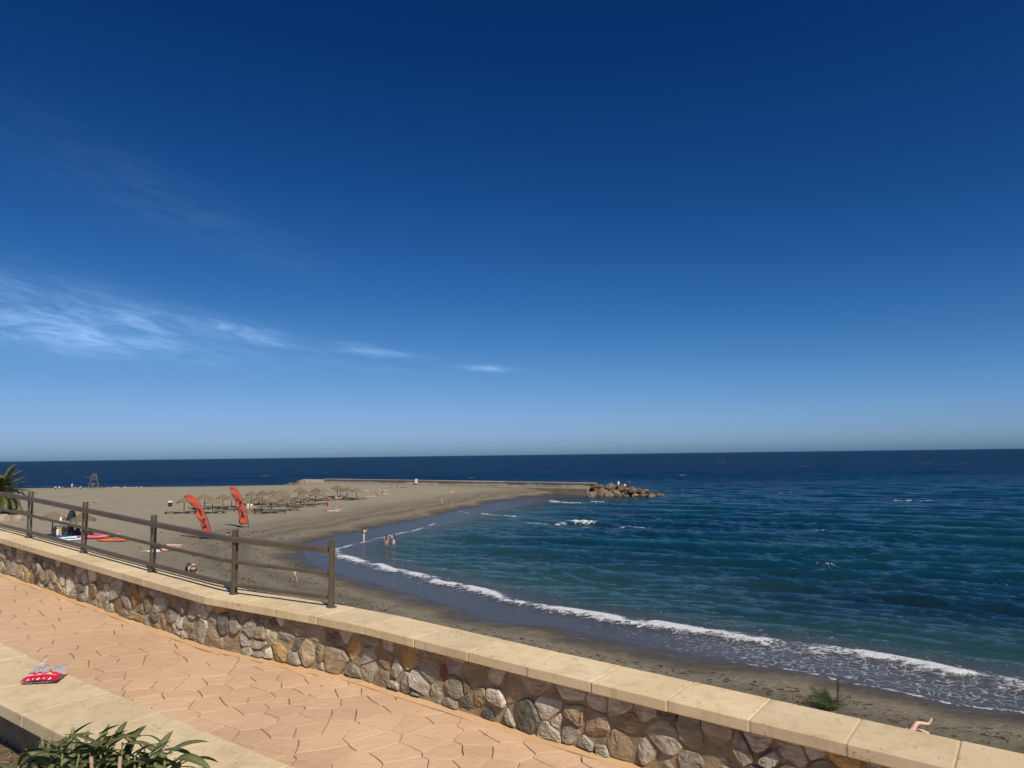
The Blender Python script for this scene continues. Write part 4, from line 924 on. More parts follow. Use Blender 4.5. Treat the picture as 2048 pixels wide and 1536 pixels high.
# ------------------------------------------------------------------ kayaks, rack, blackboard, bin, lifeguard chair
def hull_mesh(L, W, H, rocker=.12, cockpit=True):
    n = 15; m = 10; V = []; F = []
    for i in range(n):
        t = -1+2*i/(n-1); w = W/2*max(.04, (1-abs(t)**2.4)); h = H*(.75+.25*(1-t*t)); z0 = rocker*abs(t)**2.5
        for k in range(m):
            a = 2*math.pi*k/m; y = w*math.cos(a); z = z0+h/2+h/2*math.sin(a)
            if cockpit and abs(t) < .42 and math.sin(a) > .75: z -= h*.45
            V.append((t*L/2, y, z))
    F = [(i*m+k, (i+1)*m+k, (i+1)*m+(k+1) % m, i*m+(k+1) % m) for i in range(n-1) for k in range(m)]+[tuple(range(m)), tuple((n-1)*m+k for k in range(m))[::-1]]
    return mesh('hull', V, F, True)
def kayak(x, y, dz, rz, L, W, H, mat, label, rocker=.12, roll_=0, cockpit=True, mat2=None):
    r = empty('kayak', (x, y, gz(x, y)+dz), rz); r.rotation_euler = (roll_, 0, rz); tag(r, label, 'kayak', 'kayaks and boards on the sand')
    obj('hull', hull_mesh(L, W, H, rocker, cockpit), r, mat)
    if cockpit:
        mb = MB(); mb.box((-.25*L/3, 0, H*.72), (.5, W*.55, H*.5)); o = mb.build('seat', mat2 or M['darkpole'], r); bevel_mesh(o.data, .04)
    else:
        mb = MB(); mb.box((.1, 0, H+.03), (L*.45, W*.5, .03)); mb.build('deck_pad', mat2 or M['kyellow'], r)
    return r
kayak(-46.6, 75.6, .02, .12, 3.3, .85, .34, M['kwhite'], 'white sit-on kayak nearest the railing below the rack', mat2=M['kblue'])
kayak(-46.1, 77.0, .02, .06, 3.6, .85, .36, M['kblue'], 'dark blue kayak between the white one and the yellow board', mat2=M['darkpole'])
kayak(-46.2, 78.8, .32, .02, 3.6, .8, .22, M['kyellow'], 'yellow board lying on the stacked kayaks', cockpit=False, mat2=M['kyellow'])
kayak(-46.2, 78.8, .0, .02, 3.4, .85, .33, M['darkpole'], 'black kayak under the yellow board')
kayak(-43.9, 76.9, .02, .35, 2.9, .8, .36, M['kmagenta'], 'magenta kayak pointing at the orange one', mat2=M['korange'])
kayak(-43.4, 78.4, .02, .22, 2.6, .8, .40, M['kmagenta'], 'pink and orange kayak behind the magenta one', mat2=M['korange'])
kayak(-45.2, 74.9, .02, .3, 2.3, .6, .22, M['kwhite'], 'short white board between the white and magenta kayaks', cockpit=False, mat2=M['kblue'])
kayak(-40.6, 74.6, .0, .07, 3.2, .62, .28, M['korange'], 'long slim orange kayak alone on the sand right of the others', mat2=M['korange'])
rk = empty('drying_rack', (-48.9, 77.9, gz(-48.9, 77.9))); tag(rk, 'dark pole rack hung with wetsuits beside the kayaks', 'rack')
mb = MB(); mb.tube([(0, 0, -.3), (0, 0, 2.0)], .06, 8); mb.build('post', M['darkpole'], rk)
mb = MB(); mb.tube([(3.4, -.25, -.3), (3.4, -.25, 1.25)], .05, 8); mb.build('post', M['darkpole'], rk)
mb = MB(); mb.tube([(0, 0, 1.2), (3.4, -.25, 1.12)], .035, 8); mb.build('crossbar', M['darkpole'], rk)
M['vestyellow'] = simple('vest_yellow', (.75, .58, .12), None, 6, .7); M['suit'] = simple('neoprene', (.016, .018, .024), (.03, .032, .04), 6, .7)
def garment(x, mat, label, h=1.05, w=.34, arms=True, tilt=0.):
    g = empty('wetsuit', (-48.9+x, 77.9-.0735*x, gz(-48.9, 77.9)+.08)); g.rotation_euler = (0, tilt, 0); tag(g, label, 'wetsuit', 'gear hung on the rack')
    V = []; 
    out = [(-.05, h), (-w/2, h*.88), (-w/2*.95, h*.5), (-w/2*.8, h*.4), (-w/2*.85, 0), (-.04, 0), (0, h*.36), (.04, 0), (w/2*.85, 0), (w/2*.8, h*.4), (w/2*.95, h*.5), (w/2, h*.88), (.05, h)]
    n = len(out)
    for yy in (-.06, .06): V += [(a, yy, b) for a, b in out]
    obj('suit', mesh('suit', V, [(i, (i+1) % n, n+(i+1) % n, n+i) for i in range(n)]+[tuple(range(n))[::-1], tuple(n+i for i in range(n))]), g, mat)
    if arms:
        for sgn in (-1, 1):
            mb = MB(); mb.tube([(sgn*w*.45, 0, h*.86), (sgn*w*.62, 0, h*.6), (sgn*w*.66, .02, h*.42)], [.06, .05, .045], 6); mb.build('sleeve', mat, g)
garment(.28, M['suit'], 'leftmost black wetsuit on the rack'); garment(.62, M['white'], 'white rash vest hanging on the rack', .8, .26, False); garment(.92, M['vestyellow'], 'yellow vest hanging on the rack', .85, .28, False); garment(1.25, M['suit'], 'black wetsuit next to the yellow vest'); garment(1.75, M['suit'], 'black wetsuit in the middle of the rack behind the paddle', 1.1, .42); garment(2.15, M['suit'], 'black wetsuit right of the paddle', 1.1, .4); garment(2.55, M['suit'], 'rightmost black wetsuit, hanging aslant', 1.0, .36, True, .35)
pd = empty('paddle', (-47.75, 77.3, gz(-47.75, 77.3))); tag(pd, 'upright paddle with a white blade leaning on the rack', 'paddle')
mb = MB(); mb.tube([(0, 0, 0), (0, .1, 1.75)], .022, 8); mb.build('shaft', M['darkpole'], pd)
mb = MB(); mb.add([(-.09, .10, 1.70), (.09, .10, 1.70), (.11, .11, 2.0), (.03, .12, 2.25), (-.07, .12, 2.22), (-.12, .11, 1.95), (-.09, .13, 1.70), (.09, .13, 1.70), (.11, .14, 2.0), (.03, .15, 2.25), (-.07, .15, 2.22), (-.12, .14, 1.95)], [(0, 1, 2, 3, 4, 5), (11, 10, 9, 8, 7, 6)]+[(i, (i+1) % 6+6-6, (i+1) % 6+6, i+6) for i in range(6)]); mb.build('blade', M['white'], pd)
p2 = empty('paddle', (-46.35, 77.2, gz(-46.35, 77.2))); tag(p2, 'pale paddle leaning aslant at the right end of the wetsuits', 'paddle')
mb = MB(); mb.tube([(-.3, 0, 0), (.25, .2, 1.5)], .025, 8); mb.build('shaft', M['wood'], p2); mb = MB(); mb.box((.29, .22, 1.6), (.14, .03, .36), 0, Matrix.Rotation(.35, 3, 'Y')); mb.build('blade', M['white'], p2)
ab = empty('blackboard', (-58.1, 96.5, gz(-58.1, 96.5)), -.25); tag(ab, 'dark trapezoid blackboard standing alone on the sand behind the kayaks', 'blackboard')
for sgn in (-1, 1):
    mb = MB(); y0, y1 = -.30*sgn, -.03*sgn
    mb.add([(-.66, y0, .02), (.58, y0, .02), (.34, y1, 1.32), (-.34, y1, 1.32), (-.66, y0+.05, .02), (.58, y0+.05, .02), (.34, y1+.05, 1.32), (-.34, y1+.05, 1.32)], [(0, 1, 2, 3), (7, 6, 5, 4), (0, 4, 5, 1), (1, 5, 6, 2), (2, 6, 7, 3), (3, 7, 4, 0)]); bp_ = mb.build('panel', M['board'], ab)
for j, z in enumerate((1.05, .86, .66, .48, .3)):
    t = z/1.32; yy = -.30+.27*t-.012; mb = MB(); mb.box((-.05+.06*math.sin(j*2.), yy, z), (.34+.12*math.cos(j*1.7), .006, .035)); mb.build('chalk_line', M['chalk'], bp_)
bn = empty('litter_bin', (-56.5, 120.6, gz(-56.5, 120.6))); tag(bn, 'dark litter bin with a white liner alone on the sand left of the parasols', 'bin')
V = []; n = 12
for rad, z in ((.27, 0), (.31, .75), (.27, .75), (.25, .5)): V += [(rad*math.cos(6.283*i/n), rad*math.sin(6.283*i/n), z) for i in range(n)]
obj('body', mesh('body', V, [(j*n+i, j*n+(i+1) % n, (j+1)*n+(i+1) % n, (j+1)*n+i) for j in range(3) for i in range(n)]+[tuple(3*n+i for i in range(n))]), bn, M['maroon'])
V = []
for rad, z in ((.33, .68), (.335, .78), (.26, .86), (.12, .84)): V += [(rad*math.cos(6.283*i/n)*(1+.08*math.sin(i*2.6)), rad*math.sin(6.283*i/n), z+.04*math.sin(i*1.9)) for i in range(n)]
obj('liner', mesh('liner', V, [(j*n+i, j*n+(i+1) % n, (j+1)*n+(i+1) % n, (j+1)*n+i) for j in range(3) for i in range(n)]), bn, M['white'])
lc = empty('lifeguard_chair', (-118.9, 207.2, gz(-118.9, 207.2)), .35); tag(lc, 'tall wooden lifeguard chair standing on the far beach crest against the sea', 'lifeguard chair')
def beam(name, a, b, r, mat=None, parent=lc): mb = MB(); mb.tube([a, b], r, 6); return mb.build(name, mat or M['wood'], parent)
for x in (-.9, .9):
    beam('leg', (x*1.55, -.55, -.2), (x*.42, .15, 4.3), .11); beam('leg', (x*1.45, 1.8, -.2), (x*.5, .75, 2.9), .08)
    beam('armrest', (x*.52, .1, 3.25), (x*.52, 1.0, 3.2), .06)
for i in range(3): z = .6+i*.95; k = 1.55-1.13*z/4.4; beam('rung', (-.9*k, -.5+.16*z, z), (.9*k, -.5+.16*z, z), .05)
mb = MB(); mb.box((0, .55, 2.75), (1.0, .9, .09)); mb.build('seat', M['wood'], lc)
for z in (3.3, 3.65, 4.0): mb = MB(); mb.box((0, .95+(z-3.3)*.2, z), (.95, .06, .2)); mb.build('backrest_slat', M['wood'], lc)

# ------------------------------------------------------------------ palm on the beach
PX, PY = -74.9, 107.2; pz = gz(PX, PY)
palm = empty('palm_tree', (PX, PY, pz)); tag(palm, 'date palm with diamond patterned trunk at the left edge of the beach', 'palm tree')
n = 20; rows = 34; V = []; F = []; tk = []
for j in range(rows+1):
    z = -.2+3.4*j/rows; rad = .60-.07*math.sin(j/rows*3.0)+(.16 if j > rows-7 else 0)*((j-rows+7)/7)
    for i in range(n):
        b = (i+j) % 2; rr = rad+(.075 if b else -.02); V.append((rr*math.cos(6.2832*i/n), rr*math.sin(6.2832*i/n), z+(.05 if b else 0)))
F = [(j*n+i, j*n+(i+1) % n, (j+1)*n+(i+1) % n, (j+1)*n+i) for j in range(rows) for i in range(n)]+[tuple(rows*n+i for i in range(n))]
obj('trunk', mesh('trunk', V, F), palm, M['trunk'])
def frond_mesh(L, droop, seed, mat):
    r = random.Random(seed); mb = MB(); pts = []; a = 0
    N_ = 14; p = Vector((0, 0, 0)); ang = 0
    for i in range(N_+1):
        pts.append(p.copy()); ang = -droop*(i/N_)**1.6; p = p+Vector((0, math.cos(ang), math.sin(ang)))*L/N_
    mb.tube(pts, [.045*(1-i/N_)+.006 for i in range(N_+1)], 5)
    for k in range(64):
        t = .12+.88*k/64; i = min(N_-1, int(t*N_)); q = pts[i].lerp(pts[i+1], t*N_-i); d = (pts[i+1]-pts[i]).normalized(); ll = .62*math.sin(math.pi*(.12+.80*t))**.6*r.uniform(.85, 1.1)
        for sgn in (-1, 1):
            up = r.uniform(.1, .55); dr = (Vector((sgn, 0, up))*.75+d*.75).normalized(); w = d*.03
            tip = q+dr*ll-Vector((0, 0, ll*.18)); mdp = q+dr*ll*.55
            mb.add([q-w, q+w, mdp+w*.9, tip, mdp-w*.9], [(0, 1, 2, 3, 4)])
    me = mesh('frond', mb.v, mb.f); me.materials.append(mat); return me
FR = [frond_mesh(4.2, 1.2, 1, M['frond']), frond_mesh(4.5, .9, 2, M['frond']), frond_mesh(3.8, 1.6, 3, M['frond'])]; FD = [frond_mesh(2.9, 1.6, 4, M['frond_dry'])]
random.seed(3)
for i in range(84):
    t = i/83; el = math.radians(82-128*t+random.uniform(-8, 8)); az = i*2.39996+random.uniform(-.2, .2)
    o = bpy.data.objects.new('frond', random.choice(FD if t > .9 else FR)); COL.objects.link(o); o.parent = palm
    o.location = (-.35*math.sin(az)*math.cos(el)*-1*-1, .35*math.cos(az)*math.cos(el), 3.3-.5*t); o.rotation_euler = (el, 0, az); o.scale = (random.uniform(.85, 1.08),)*3
ch = tag(boulder(None, (-72.6, 106.6, gz(-72.6, 106.6)+.3), .8, 'driftwood_stump', RM), 'dark stump lying on the sand right of the palm trunk', 'stump'); ch.scale = (1.3, .6, .5)
wb = empty('white_crate', (-67.8, 95.0, gz(-67.8, 95)), .2); tag(wb, 'white plastic crate beside the pale rock at the left edge', 'crate')
mb = MB(); mb.box((0, 0, .03), (.6, .42, .06)); mb.build('bottom', M['white'], wb)
for d, c in (((.6, .03, .36), (0, -.2, .2)), ((.6, .03, .36), (0, .2, .2)), ((.03, .36, .36), (-.285, 0, .2)), ((.03, .36, .36), (.285, 0, .2))): mb = MB(); mb.box(c, d); mb.build('side', M['white'], wb)

# ------------------------------------------------------------------ shrub on the near beach
SX, SY = 10.85, 26.0; sh = empty('tamarisk_shrub', (SX, SY, gz(SX, SY)-.03)); tag(sh, 'feathery green shrub growing on the near sand just beyond the coping', 'shrub')
random.seed(31); mb = MB(); tips = []
for k in range(26):
    a = random.uniform(0, 6.28); rr = random.uniform(.1, .62); h = random.uniform(.35, .95)*(1.05-.5*rr); tip = Vector((rr*math.cos(a)*1.6-.30, rr*math.sin(a), h*.78)); base = Vector((.08*math.cos(a), .08*math.sin(a), -.05)); mid = base.lerp(tip, .5)+Vector((0, 0, .1))
    m2 = MB(); m2.tube([base, mid, tip], [.011, .008, .003], 5); m2.build('stem', M['twig'], sh); tips.append((base, mid, tip))
m2 = MB(); m2.tube([(.22, 0, -.05), (.28, .02, .5), (.33, .0, 1.05)], [.02, .016, .008], 6); m2.build('stem', M['darkpole'], sh); tips.append((Vector((.28, .02, .5)), Vector((.31, .02, .8)), Vector((.33, 0, 1.15))))
for b, m_, t in tips:
    for k in range(210):
        f = random.uniform(.2, 1.05); q = b.lerp(m_, f*2) if f < .5 else m_.lerp(t, f*2-1); q = q+Vector((random.gauss(0, .055), random.gauss(0, .055), random.gauss(0, .045)))
        d = Vector((random.gauss(0, 1), random.gauss(0, 1), random.gauss(.7, .8))).normalized()*random.uniform(.04, .11); w = d.cross(Vector((random.gauss(0, 1), random.gauss(0, 1), random.gauss(0, 1)))).normalized()*.006
        mb.add([q-w, q+w, q+d], [(0, 1, 2)])
tag(mb.build('foliage', M['shrub'], sh), kind='stuff')

# ------------------------------------------------------------------ people
def J(**k): return {n: Vector(v) for n, v in k.items()}
def sym(**k):
    d = {}
    for n, v in k.items():
        d[n+'_l'] = Vector((-v[0], v[1], v[2])); d[n+'_r'] = Vector(v)
    return d
def pose(kind):
    if kind == 'stand':
        d = J(pelvis=(0, 0, .92), waist=(0, 0, 1.08), chest=(0, 0, 1.30), neck=(0, 0, 1.46), head=(0, .02, 1.57), top=(0, .02, 1.66)); d.update(sym(hip=(.09, 0, .86), knee=(.10, .02, .49), ankle=(.10, -.01, .09), toe=(.11, .13, .035), sh=(.17, 0, 1.39), elbow=(.23, -.03, 1.12), wrist=(.24, .06, .90), hand=(.24, .10, .81)))
    elif kind == 'photo':
        d = pose('stand'); d.update(sym(elbow=(.22, .18, 1.22), wrist=(.10, .34, 1.45), hand=(.06, .38, 1.52)))
    elif kind == 'walk':
        d = pose('stand'); d.update(J(knee_r=(.10, .20, .50), ankle_r=(.10, .22, .12), toe_r=(.11, .35, .06), knee_l=(-.10, .0, .48), ankle_l=(-.10, -.28, .16), toe_l=(-.10, -.2, .05), elbow_r=(.22, -.16, 1.14), wrist_r=(.22, -.1, .92), hand_r=(.22, -.06, .84), elbow_l=(-.22, .1, 1.12), wrist_l=(-.2, .26, 1.0), hand_l=(-.2, .33, .98)))
        for k in ('chest', 'neck', 'head', 'top', 'sh_l', 'sh_r'): d[k] = d[k]+Vector((0, .05 if k in ('chest', 'sh_l', 'sh_r') else .11, -.01))
    elif kind == 'sit':
        d = J(pelvis=(0, 0, .13), waist=(0, -.03, .30), chest=(0, -.01, .52), neck=(0, .04, .68), head=(0, .09, .79), top=(0, .10, .88)); d.update(sym(hip=(.10, .03, .13), knee=(.16, .40, .48), ankle=(.14, .62, .09), toe=(.15, .76, .04), sh=(.17, .02, .60), elbow=(.25, .18, .40), wrist=(.19, .38, .46), hand=(.15, .45, .48)))
    elif kind == 'recline':
        d = J(pelvis=(0, 0, .14), waist=(0, -.14, .20), chest=(0, -.32, .32), neck=(0, -.42, .45), head=(0, -.46, .57), top=(0, -.46, .66)); d.update(sym(hip=(.09, .05, .12), knee=(.11, .40, .30), ankle=(.11, .74, .07), toe=(.13, .80, .18), sh=(.17, -.38, .39), elbow=(.24, -.52, .08), wrist=(.24, -.30, .06), hand=(.23, -.22, .05)))
    elif kind == 'lie':
        d = J(pelvis=(0, 0, .13), waist=(0, -.16, .13), chest=(0, -.38, .14), neck=(0, -.53, .13), head=(0, -.65, .14), top=(0, -.75, .14)); d.update(sym(hip=(.09, .05, .12), knee=(.10, .45, .10), ankle=(.11, .84, .07), toe=(.14, .88, .17), sh=(.17, -.47, .12), elbow=(.30, -.25, .06), wrist=(.27, -.02, .06), hand=(.26, .06, .05)))
    elif kind == 'crossed':                         # on the back, one shin laid over the other knee
        d = pose('lie'); d.update(J(knee_r=(.05, .30, .44), ankle_r=(.0, .70, .36), toe_r=(.0, .82, .53), knee_l=(-.11, .34, .26), ankle_l=(-.13, .66, .08), toe_l=(-.14, .80, .05)))
    return d
CH = [('pelvis', 'waist'), ('waist', 'chest'), ('chest', 'neck'), ('neck', 'head'), ('head', 'top')]
for q in ('l', 'r'): CH += [('chest', 'sh_'+q), ('sh_'+q, 'elbow_'+q), ('elbow_'+q, 'wrist_'+q), ('wrist_'+q, 'hand_'+q), ('pelvis', 'hip_'+q), ('hip_'+q, 'knee_'+q), ('knee_'+q, 'ankle_'+q), ('ankle_'+q, 'toe_'+q)]
RAD = dict(pelvis=.125, waist=.108, chest=.125, neck=.050, head=.082, top=.066, sh=.062, elbow=.042, wrist=.030, hand=.033, hip=.092, knee=.058, ankle=.040, toe=.034)
def skinned(name, d, chain, mat, parent, scale=1.0, extra=None, root='pelvis'):
    names = []
    for a, b in chain:
        for k in (a, b):
            if k not in names: names.append(k)
    me = bpy.data.meshes.new(name); me.from_pydata([tuple(d[k]) for k in names], [(names.index(a), names.index(b)) for a, b in chain], [])
    o = obj(name, me, parent, mat); md = o.modifiers.new('skin', 'SKIN'); md.use_smooth_shade = True; md.branch_smoothing = .3
    lay = me.skin_vertices[0].data
    for i, k in enumerate(names):
        r = RAD[k.split('_')[0]]*scale if not (extra and k in extra) else extra[k]; lay[i].radius = (r, r); lay[i].use_root = (k == root) or (root not in names and i == 0)
    sb = o.modifiers.new('subdivision', 'SUBSURF'); sb.levels = 1; sb.render_levels = 1; return o
def person(x, y, rz, kind, label, clothes, skin='skin', hair='short', h=1.7, z=None, group=None, hairmat='hair', dz=0, thick=1.0):
    d = pose(kind); b = skinned('person', d, CH, M[skin], None, thick); b.location = (x, y, (gz(x, y) if z is None else z)+dz); b.rotation_euler = (0, 0, rz); k = h/1.7; b.scale = (k, k, k)
    tag(b, label, 'person', group)
    # face and hair
    hd, tp, nk = d['head'], d['top'], d['neck']; up = (tp-nk).normalized(); fw = Vector((0, 1, 0)) if abs(up.y) < .8 else Vector((0, 0, 1)); fw = (fw-up*fw.dot(up)).normalized()
    if hair:
        n, m = 10, 6; V = []; rt = up.cross(fw)
        for j in range(m+1):
            th = math.pi*.62*j/m
            for i in range(n):
                a = 2*math.pi*i/n; c = hd+up*.035-fw*.012; back = -math.cos(a)
                V.append(c+(up*math.cos(th)*.118+(rt*math.sin(a)*.098+fw*math.cos(a)*(.10 if math.cos(a) < 0 or th < 1.0 else .072))*math.sin(th)))
        F = [(j*n+i, j*n+(i+1) % n, (j+1)*n+(i+1) % n, (j+1)*n+i) for j in range(m) for i in range(n)]
        obj('hair', mesh('hair', V, F, True), b, M[hairmat])
        if hair == 'long':
            mb = MB(); mb.tube([hd-fw*.06+up*.05, hd-fw*.10-up*.12, d['chest']-fw*.13+up*.06, d['chest']-fw*.14-up*.16], [.085, .095, .10, .045], 8); mb.build('long_hair', M[hairmat], b, True)
    mb = MB(); mb.add([hd+fw*.075+up*.02, hd+fw*.105-up*.012, hd+fw*.078-up*.022+up.cross(fw)*.016, hd+fw*.078-up*.022-up.cross(fw)*.016], [(0, 1, 2), (0, 3, 1), (1, 3, 2), (0, 2, 3)]); mb.build('nose', M[skin], b)
    for c in clothes:
        nm, mt = c
        if nm == 'briefs': 
            e = dict(d); 
            for q in 'lr': e['knee_'+q] = d['hip_'+q].lerp(d['knee_'+q], .12)
            e['waist'] = d['pelvis'].lerp(d['waist'], .4); skinned('swim_briefs', e, [('waist', 'pelvis'), ('pelvis', 'hip_l'), ('pelvis', 'hip_r')], M[mt], b, 1.34)
        elif nm == 'top':
            e = dict(d); e['waist'] = d['waist'].lerp(d['chest'], .72); e['neck'] = d['chest'].lerp(d['neck'], .12); skinned('bikini_top', e, [('waist', 'chest'), ('chest', 'neck')], M[mt], b, 1.34, {'waist': .150, 'neck': .150}, 'waist')
        elif nm in ('shirt', 'swimsuit', 'dress', 'vest'):
            e = dict(d); ch = [('pelvis', 'waist'), ('waist', 'chest'), ('chest', 'neck')]; e['neck'] = d['chest'].lerp(d['neck'], .45); ex = {'neck': .12}
            if nm == 'shirt':
                for q in 'lr': e['elbow_'+q] = d['sh_'+q].lerp(d['elbow_'+q], .62); ch += [('chest', 'sh_'+q), ('sh_'+q, 'elbow_'+q)]; ex['elbow_'+q] = .078; ex['sh_'+q] = .100
            if nm in ('dress', 'swimsuit'): 
                ch += [('pelvis', 'hip_l'), ('pelvis', 'hip_r')]
                if nm == 'dress':
                    for q in 'lr': e['knee_'+q] = d['hip_'+q].lerp(d['knee_'+q], .5); ch += [('hip_'+q, 'knee_'+q)]; ex['knee_'+q] = .16; ex['hip_'+q] = .16
            skinned({'shirt': 'shirt', 'swimsuit': 'swimsuit', 'dress': 'dress', 'vest': 'vest_top'}[nm], e, ch, M[mt], b, 1.42, ex)
        elif nm == 'shorts':
            e = dict(d); ch = [('waist', 'pelvis')]; e['waist'] = d['pelvis'].lerp(d['waist'], .5); ex = {}
            for q in 'lr': e['knee_'+q] = d['hip_'+q].lerp(d['knee_'+q], .55); ch += [('pelvis', 'hip_'+q), ('hip_'+q, 'knee_'+q)]; ex['knee_'+q] = .110
            skinned('shorts', e, ch, M[mt], b, 1.34, ex)
        elif nm == 'cap':
            V = []; n = 12; rt = up.cross(fw); c0 = hd+up*.045
            for j in range(5):
                th = math.pi/2*(1-j/4)
                V += [c0+up*math.cos(th)*.10*1.15+(rt*math.sin(6.283*i/n)+fw*math.cos(6.283*i/n))*math.sin(th)*.112 for i in range(n)]
            F = [(j*n+i, j*n+(i+1) % n, (j+1)*n+(i+1) % n, (j+1)*n+i) for j in range(4) for i in range(n)]
            V2 = [c0+rt*.07+fw*.09, c0-rt*.07+fw*.09, c0-rt*.05+fw*.19, c0+rt*.05+fw*.19]; o = len(V); V += V2; F.append((o, o+1, o+2, o+3)); obj('cap', mesh('cap', V, F, True), b, M[mt])
    return b
def towel(x, y, rz, w, l, mat, label, z=None):
    n, m = 8, 14; V = []
    for j in range(m+1):
        for i in range(n+1):
            a, b = (-.5+i/n)*w, (-.5+j/m)*l; V.append((a, b, .015+.015*math.sin(a*9+b*4)+.012*math.sin(b*11)))
    o = obj('beach_towel', mesh('beach_towel', V, [(j*(n+1)+i, j*(n+1)+i+1, (j+1)*(n+1)+i+1, (j+1)*(n+1)+i) for j in range(m) for i in range(n)], True), None, M[mat]); o.location = (x, y, (gz(x, y) if z is None else z)+.02); o.rotation_euler = (0, 0, rz)
    so = o.modifiers.new('thickness', 'SOLIDIFY'); so.thickness = .012; return tag(o, label, 'towel', 'towels on the sand')
PI = math.pi
# in the water
person(-16.9, 82.9, -PI/2-.2, 'photo', 'woman in a pale bikini standing ankle deep holding something up to her face', [('briefs', 'pink_cloth'), ('top', 'white')], 'skin2', 'long', 1.66)
person(-14.0, 80.9, .15, 'stand', 'woman in a coral bikini standing waist deep with long black hair down her back', [('briefs', 'orange_cloth'), ('top', 'orange_cloth')], 'skin', 'long', 1.68, z=-.62)
person(-13.25, 81.2, .75, 'photo', 'woman in a pale bikini standing waist deep to the right of her friend', [('briefs', 'white'), ('top', 'pink_cloth')], 'skin2', 'long', 1.66, z=-.60)
# near beach
person(-15.6, 52.5, -PI/2+.3, 'walk', 'small child walking across the sand behind the end of the railing', [('shirt', 'white'), ('briefs', 'blue_cloth')], 'skin', 'short', 1.18)
person(-20.45, 46.4, -.9, 'stand', 'dark haired woman in a strappy dark top standing next to the man in grey', [('vest', 'maroon'), ('shorts', 'maroon')], 'skin2', 'long', 1.68, dz=.16)
person(-19.85, 45.7, .35, 'stand', 'man in a charcoal t-shirt and pale cap standing with his back turned', [('shirt', 'grey_shirt'), ('shorts', 'blue_cloth'), ('cap', 'beige_cloth')], 'skin', 'short', 1.72, dz=.16)
towel(-32.9, 67.5, 1.2, 1.5, 2.0, 'white', 'rumpled white towel seen beside the third railing post from the left'); towel(-32.6, 70.6, 1.45, 1.1, 1.9, 'beige_cloth', 'beige towel under the sunbather with the black bag')
person(-32.7, 70.7, -1.6, 'lie', 'sunbather lying flat on the beige towel nearer the sea', [('briefs', 'maroon')], 'skin2', 'short', 1.72, dz=.05)
person(-31.6, 67.4, -1.5, 'lie', 'sunbather lying on the rumpled white towel', [('briefs', 'pink_cloth'), ('top', 'pink_cloth')], 'skin2', 'long', 1.66, dz=.05)
bg_ = empty('beach_bag', (-33.5, 69.3, gz(-33.5, 69.3))); tag(bg_, 'black beach bag between the two sunbathers', 'bag')
V = []; n = 12
for rad, z in ((.30, 0), (.36, .12), (.30, .32), (.16, .40)): V += [(rad*1.25*math.cos(6.283*i/n), rad*.7*math.sin(6.283*i/n), z+.03*math.sin(i*2.1)) for i in range(n)]
obj('body', mesh('body', V, [(j*n+i, j*n+(i+1) % n, (j+1)*n+(i+1) % n, (j+1)*n+i) for j in range(3) for i in range(n)], True), bg_, M['black'])
mb = MB(); mb.tube([(-.2, 0, .36), (-.12, 0, .55), (.12, 0, .55), (.2, 0, .36)], .018, 6); mb.build('handle', M['black'], bg_)
towel(-30.9, 78.4, 1.4, 1.0, 2.0, 'white', 'white towel behind the foot of the left red flag'); person(-30.9, 78.5, 1.5, 'recline', 'sunbather propped on elbows behind the foot of the left red flag', [('briefs', 'maroon')], 'skin', 'short', 1.7, dz=.05)
# among the loungers
person(-29.1, 114.7, 2.6, 'stand', 'person in a red dress standing at the seaward edge of the loungers', [('dress', 'red_cloth')], 'skin', 'long', 1.68)
towel(-27.8, 113.8, 1.35, 1.0, 2.0, 'white', 'white towel on the sand right of the woman in red'); person(-27.3, 114.1, 1.4, 'recline', 'person reclining on the white towel right of the woman in red', [('briefs', 'maroon'), ('top', 'maroon')], 'skin', 'short', 1.66, dz=.05)
person(-39.7, 109.6, .3, 'stand', 'person all in white just right of the right flag', [('shirt', 'white'), ('shorts', 'white')], 'skin', 'short', 1.66); person(-38.9, 108.8, -.4, 'walk', 'second person in white, further from the right flag', [('shirt', 'white'), ('shorts', 'white')], 'skin', 'short', 1.64)
person(-32.9, 137.2, -1.4, 'recline', 'person in pink reclining on a lounger under the rightmost parasols', [('swimsuit', 'pink_cloth')], 'skin2', 'long', 1.66, dz=.3)
l = bpy.data.objects.new('sun_lounger', LM_UP); COL.objects.link(l); l.location = (-36.4, 123.4, gz(-36.4, 123.4)-.02); l.rotation_euler = (0, 0, .2); tag(l, 'sun lounger with raised back under a navy towel in the parasol field', 'sun lounger', 'dark sun loungers under the parasols')
mb = MB()
V = []; 
for j in range(9):
    t = j/8; a = (.30+.75*t, .34+.85*t+.05)
    for i in range(7): V.append((a[0]+.02*math.sin(i*2+j), -.55+1.1*i/6, a[1]+.02*math.sin(i*1.7+j*.9)))
for j in range(5):
    t = j/4
    for i in range(7): V.append((1.08+.05*math.sin(i), -.55+1.1*i/6, 1.22-.85*t))
nt_ = towel(-36.4, 123.4, .2, .1, .1, 'blue_cloth', 'navy towel draped over the raised lounger back'); nt_.data = mesh('beach_towel', V, [(j*7+i, j*7+i+1, (j+1)*7+i+1, (j+1)*7+i) for j in range(13) for i in range(6)], True); nt_.data.materials.append(M['blue_cloth'])
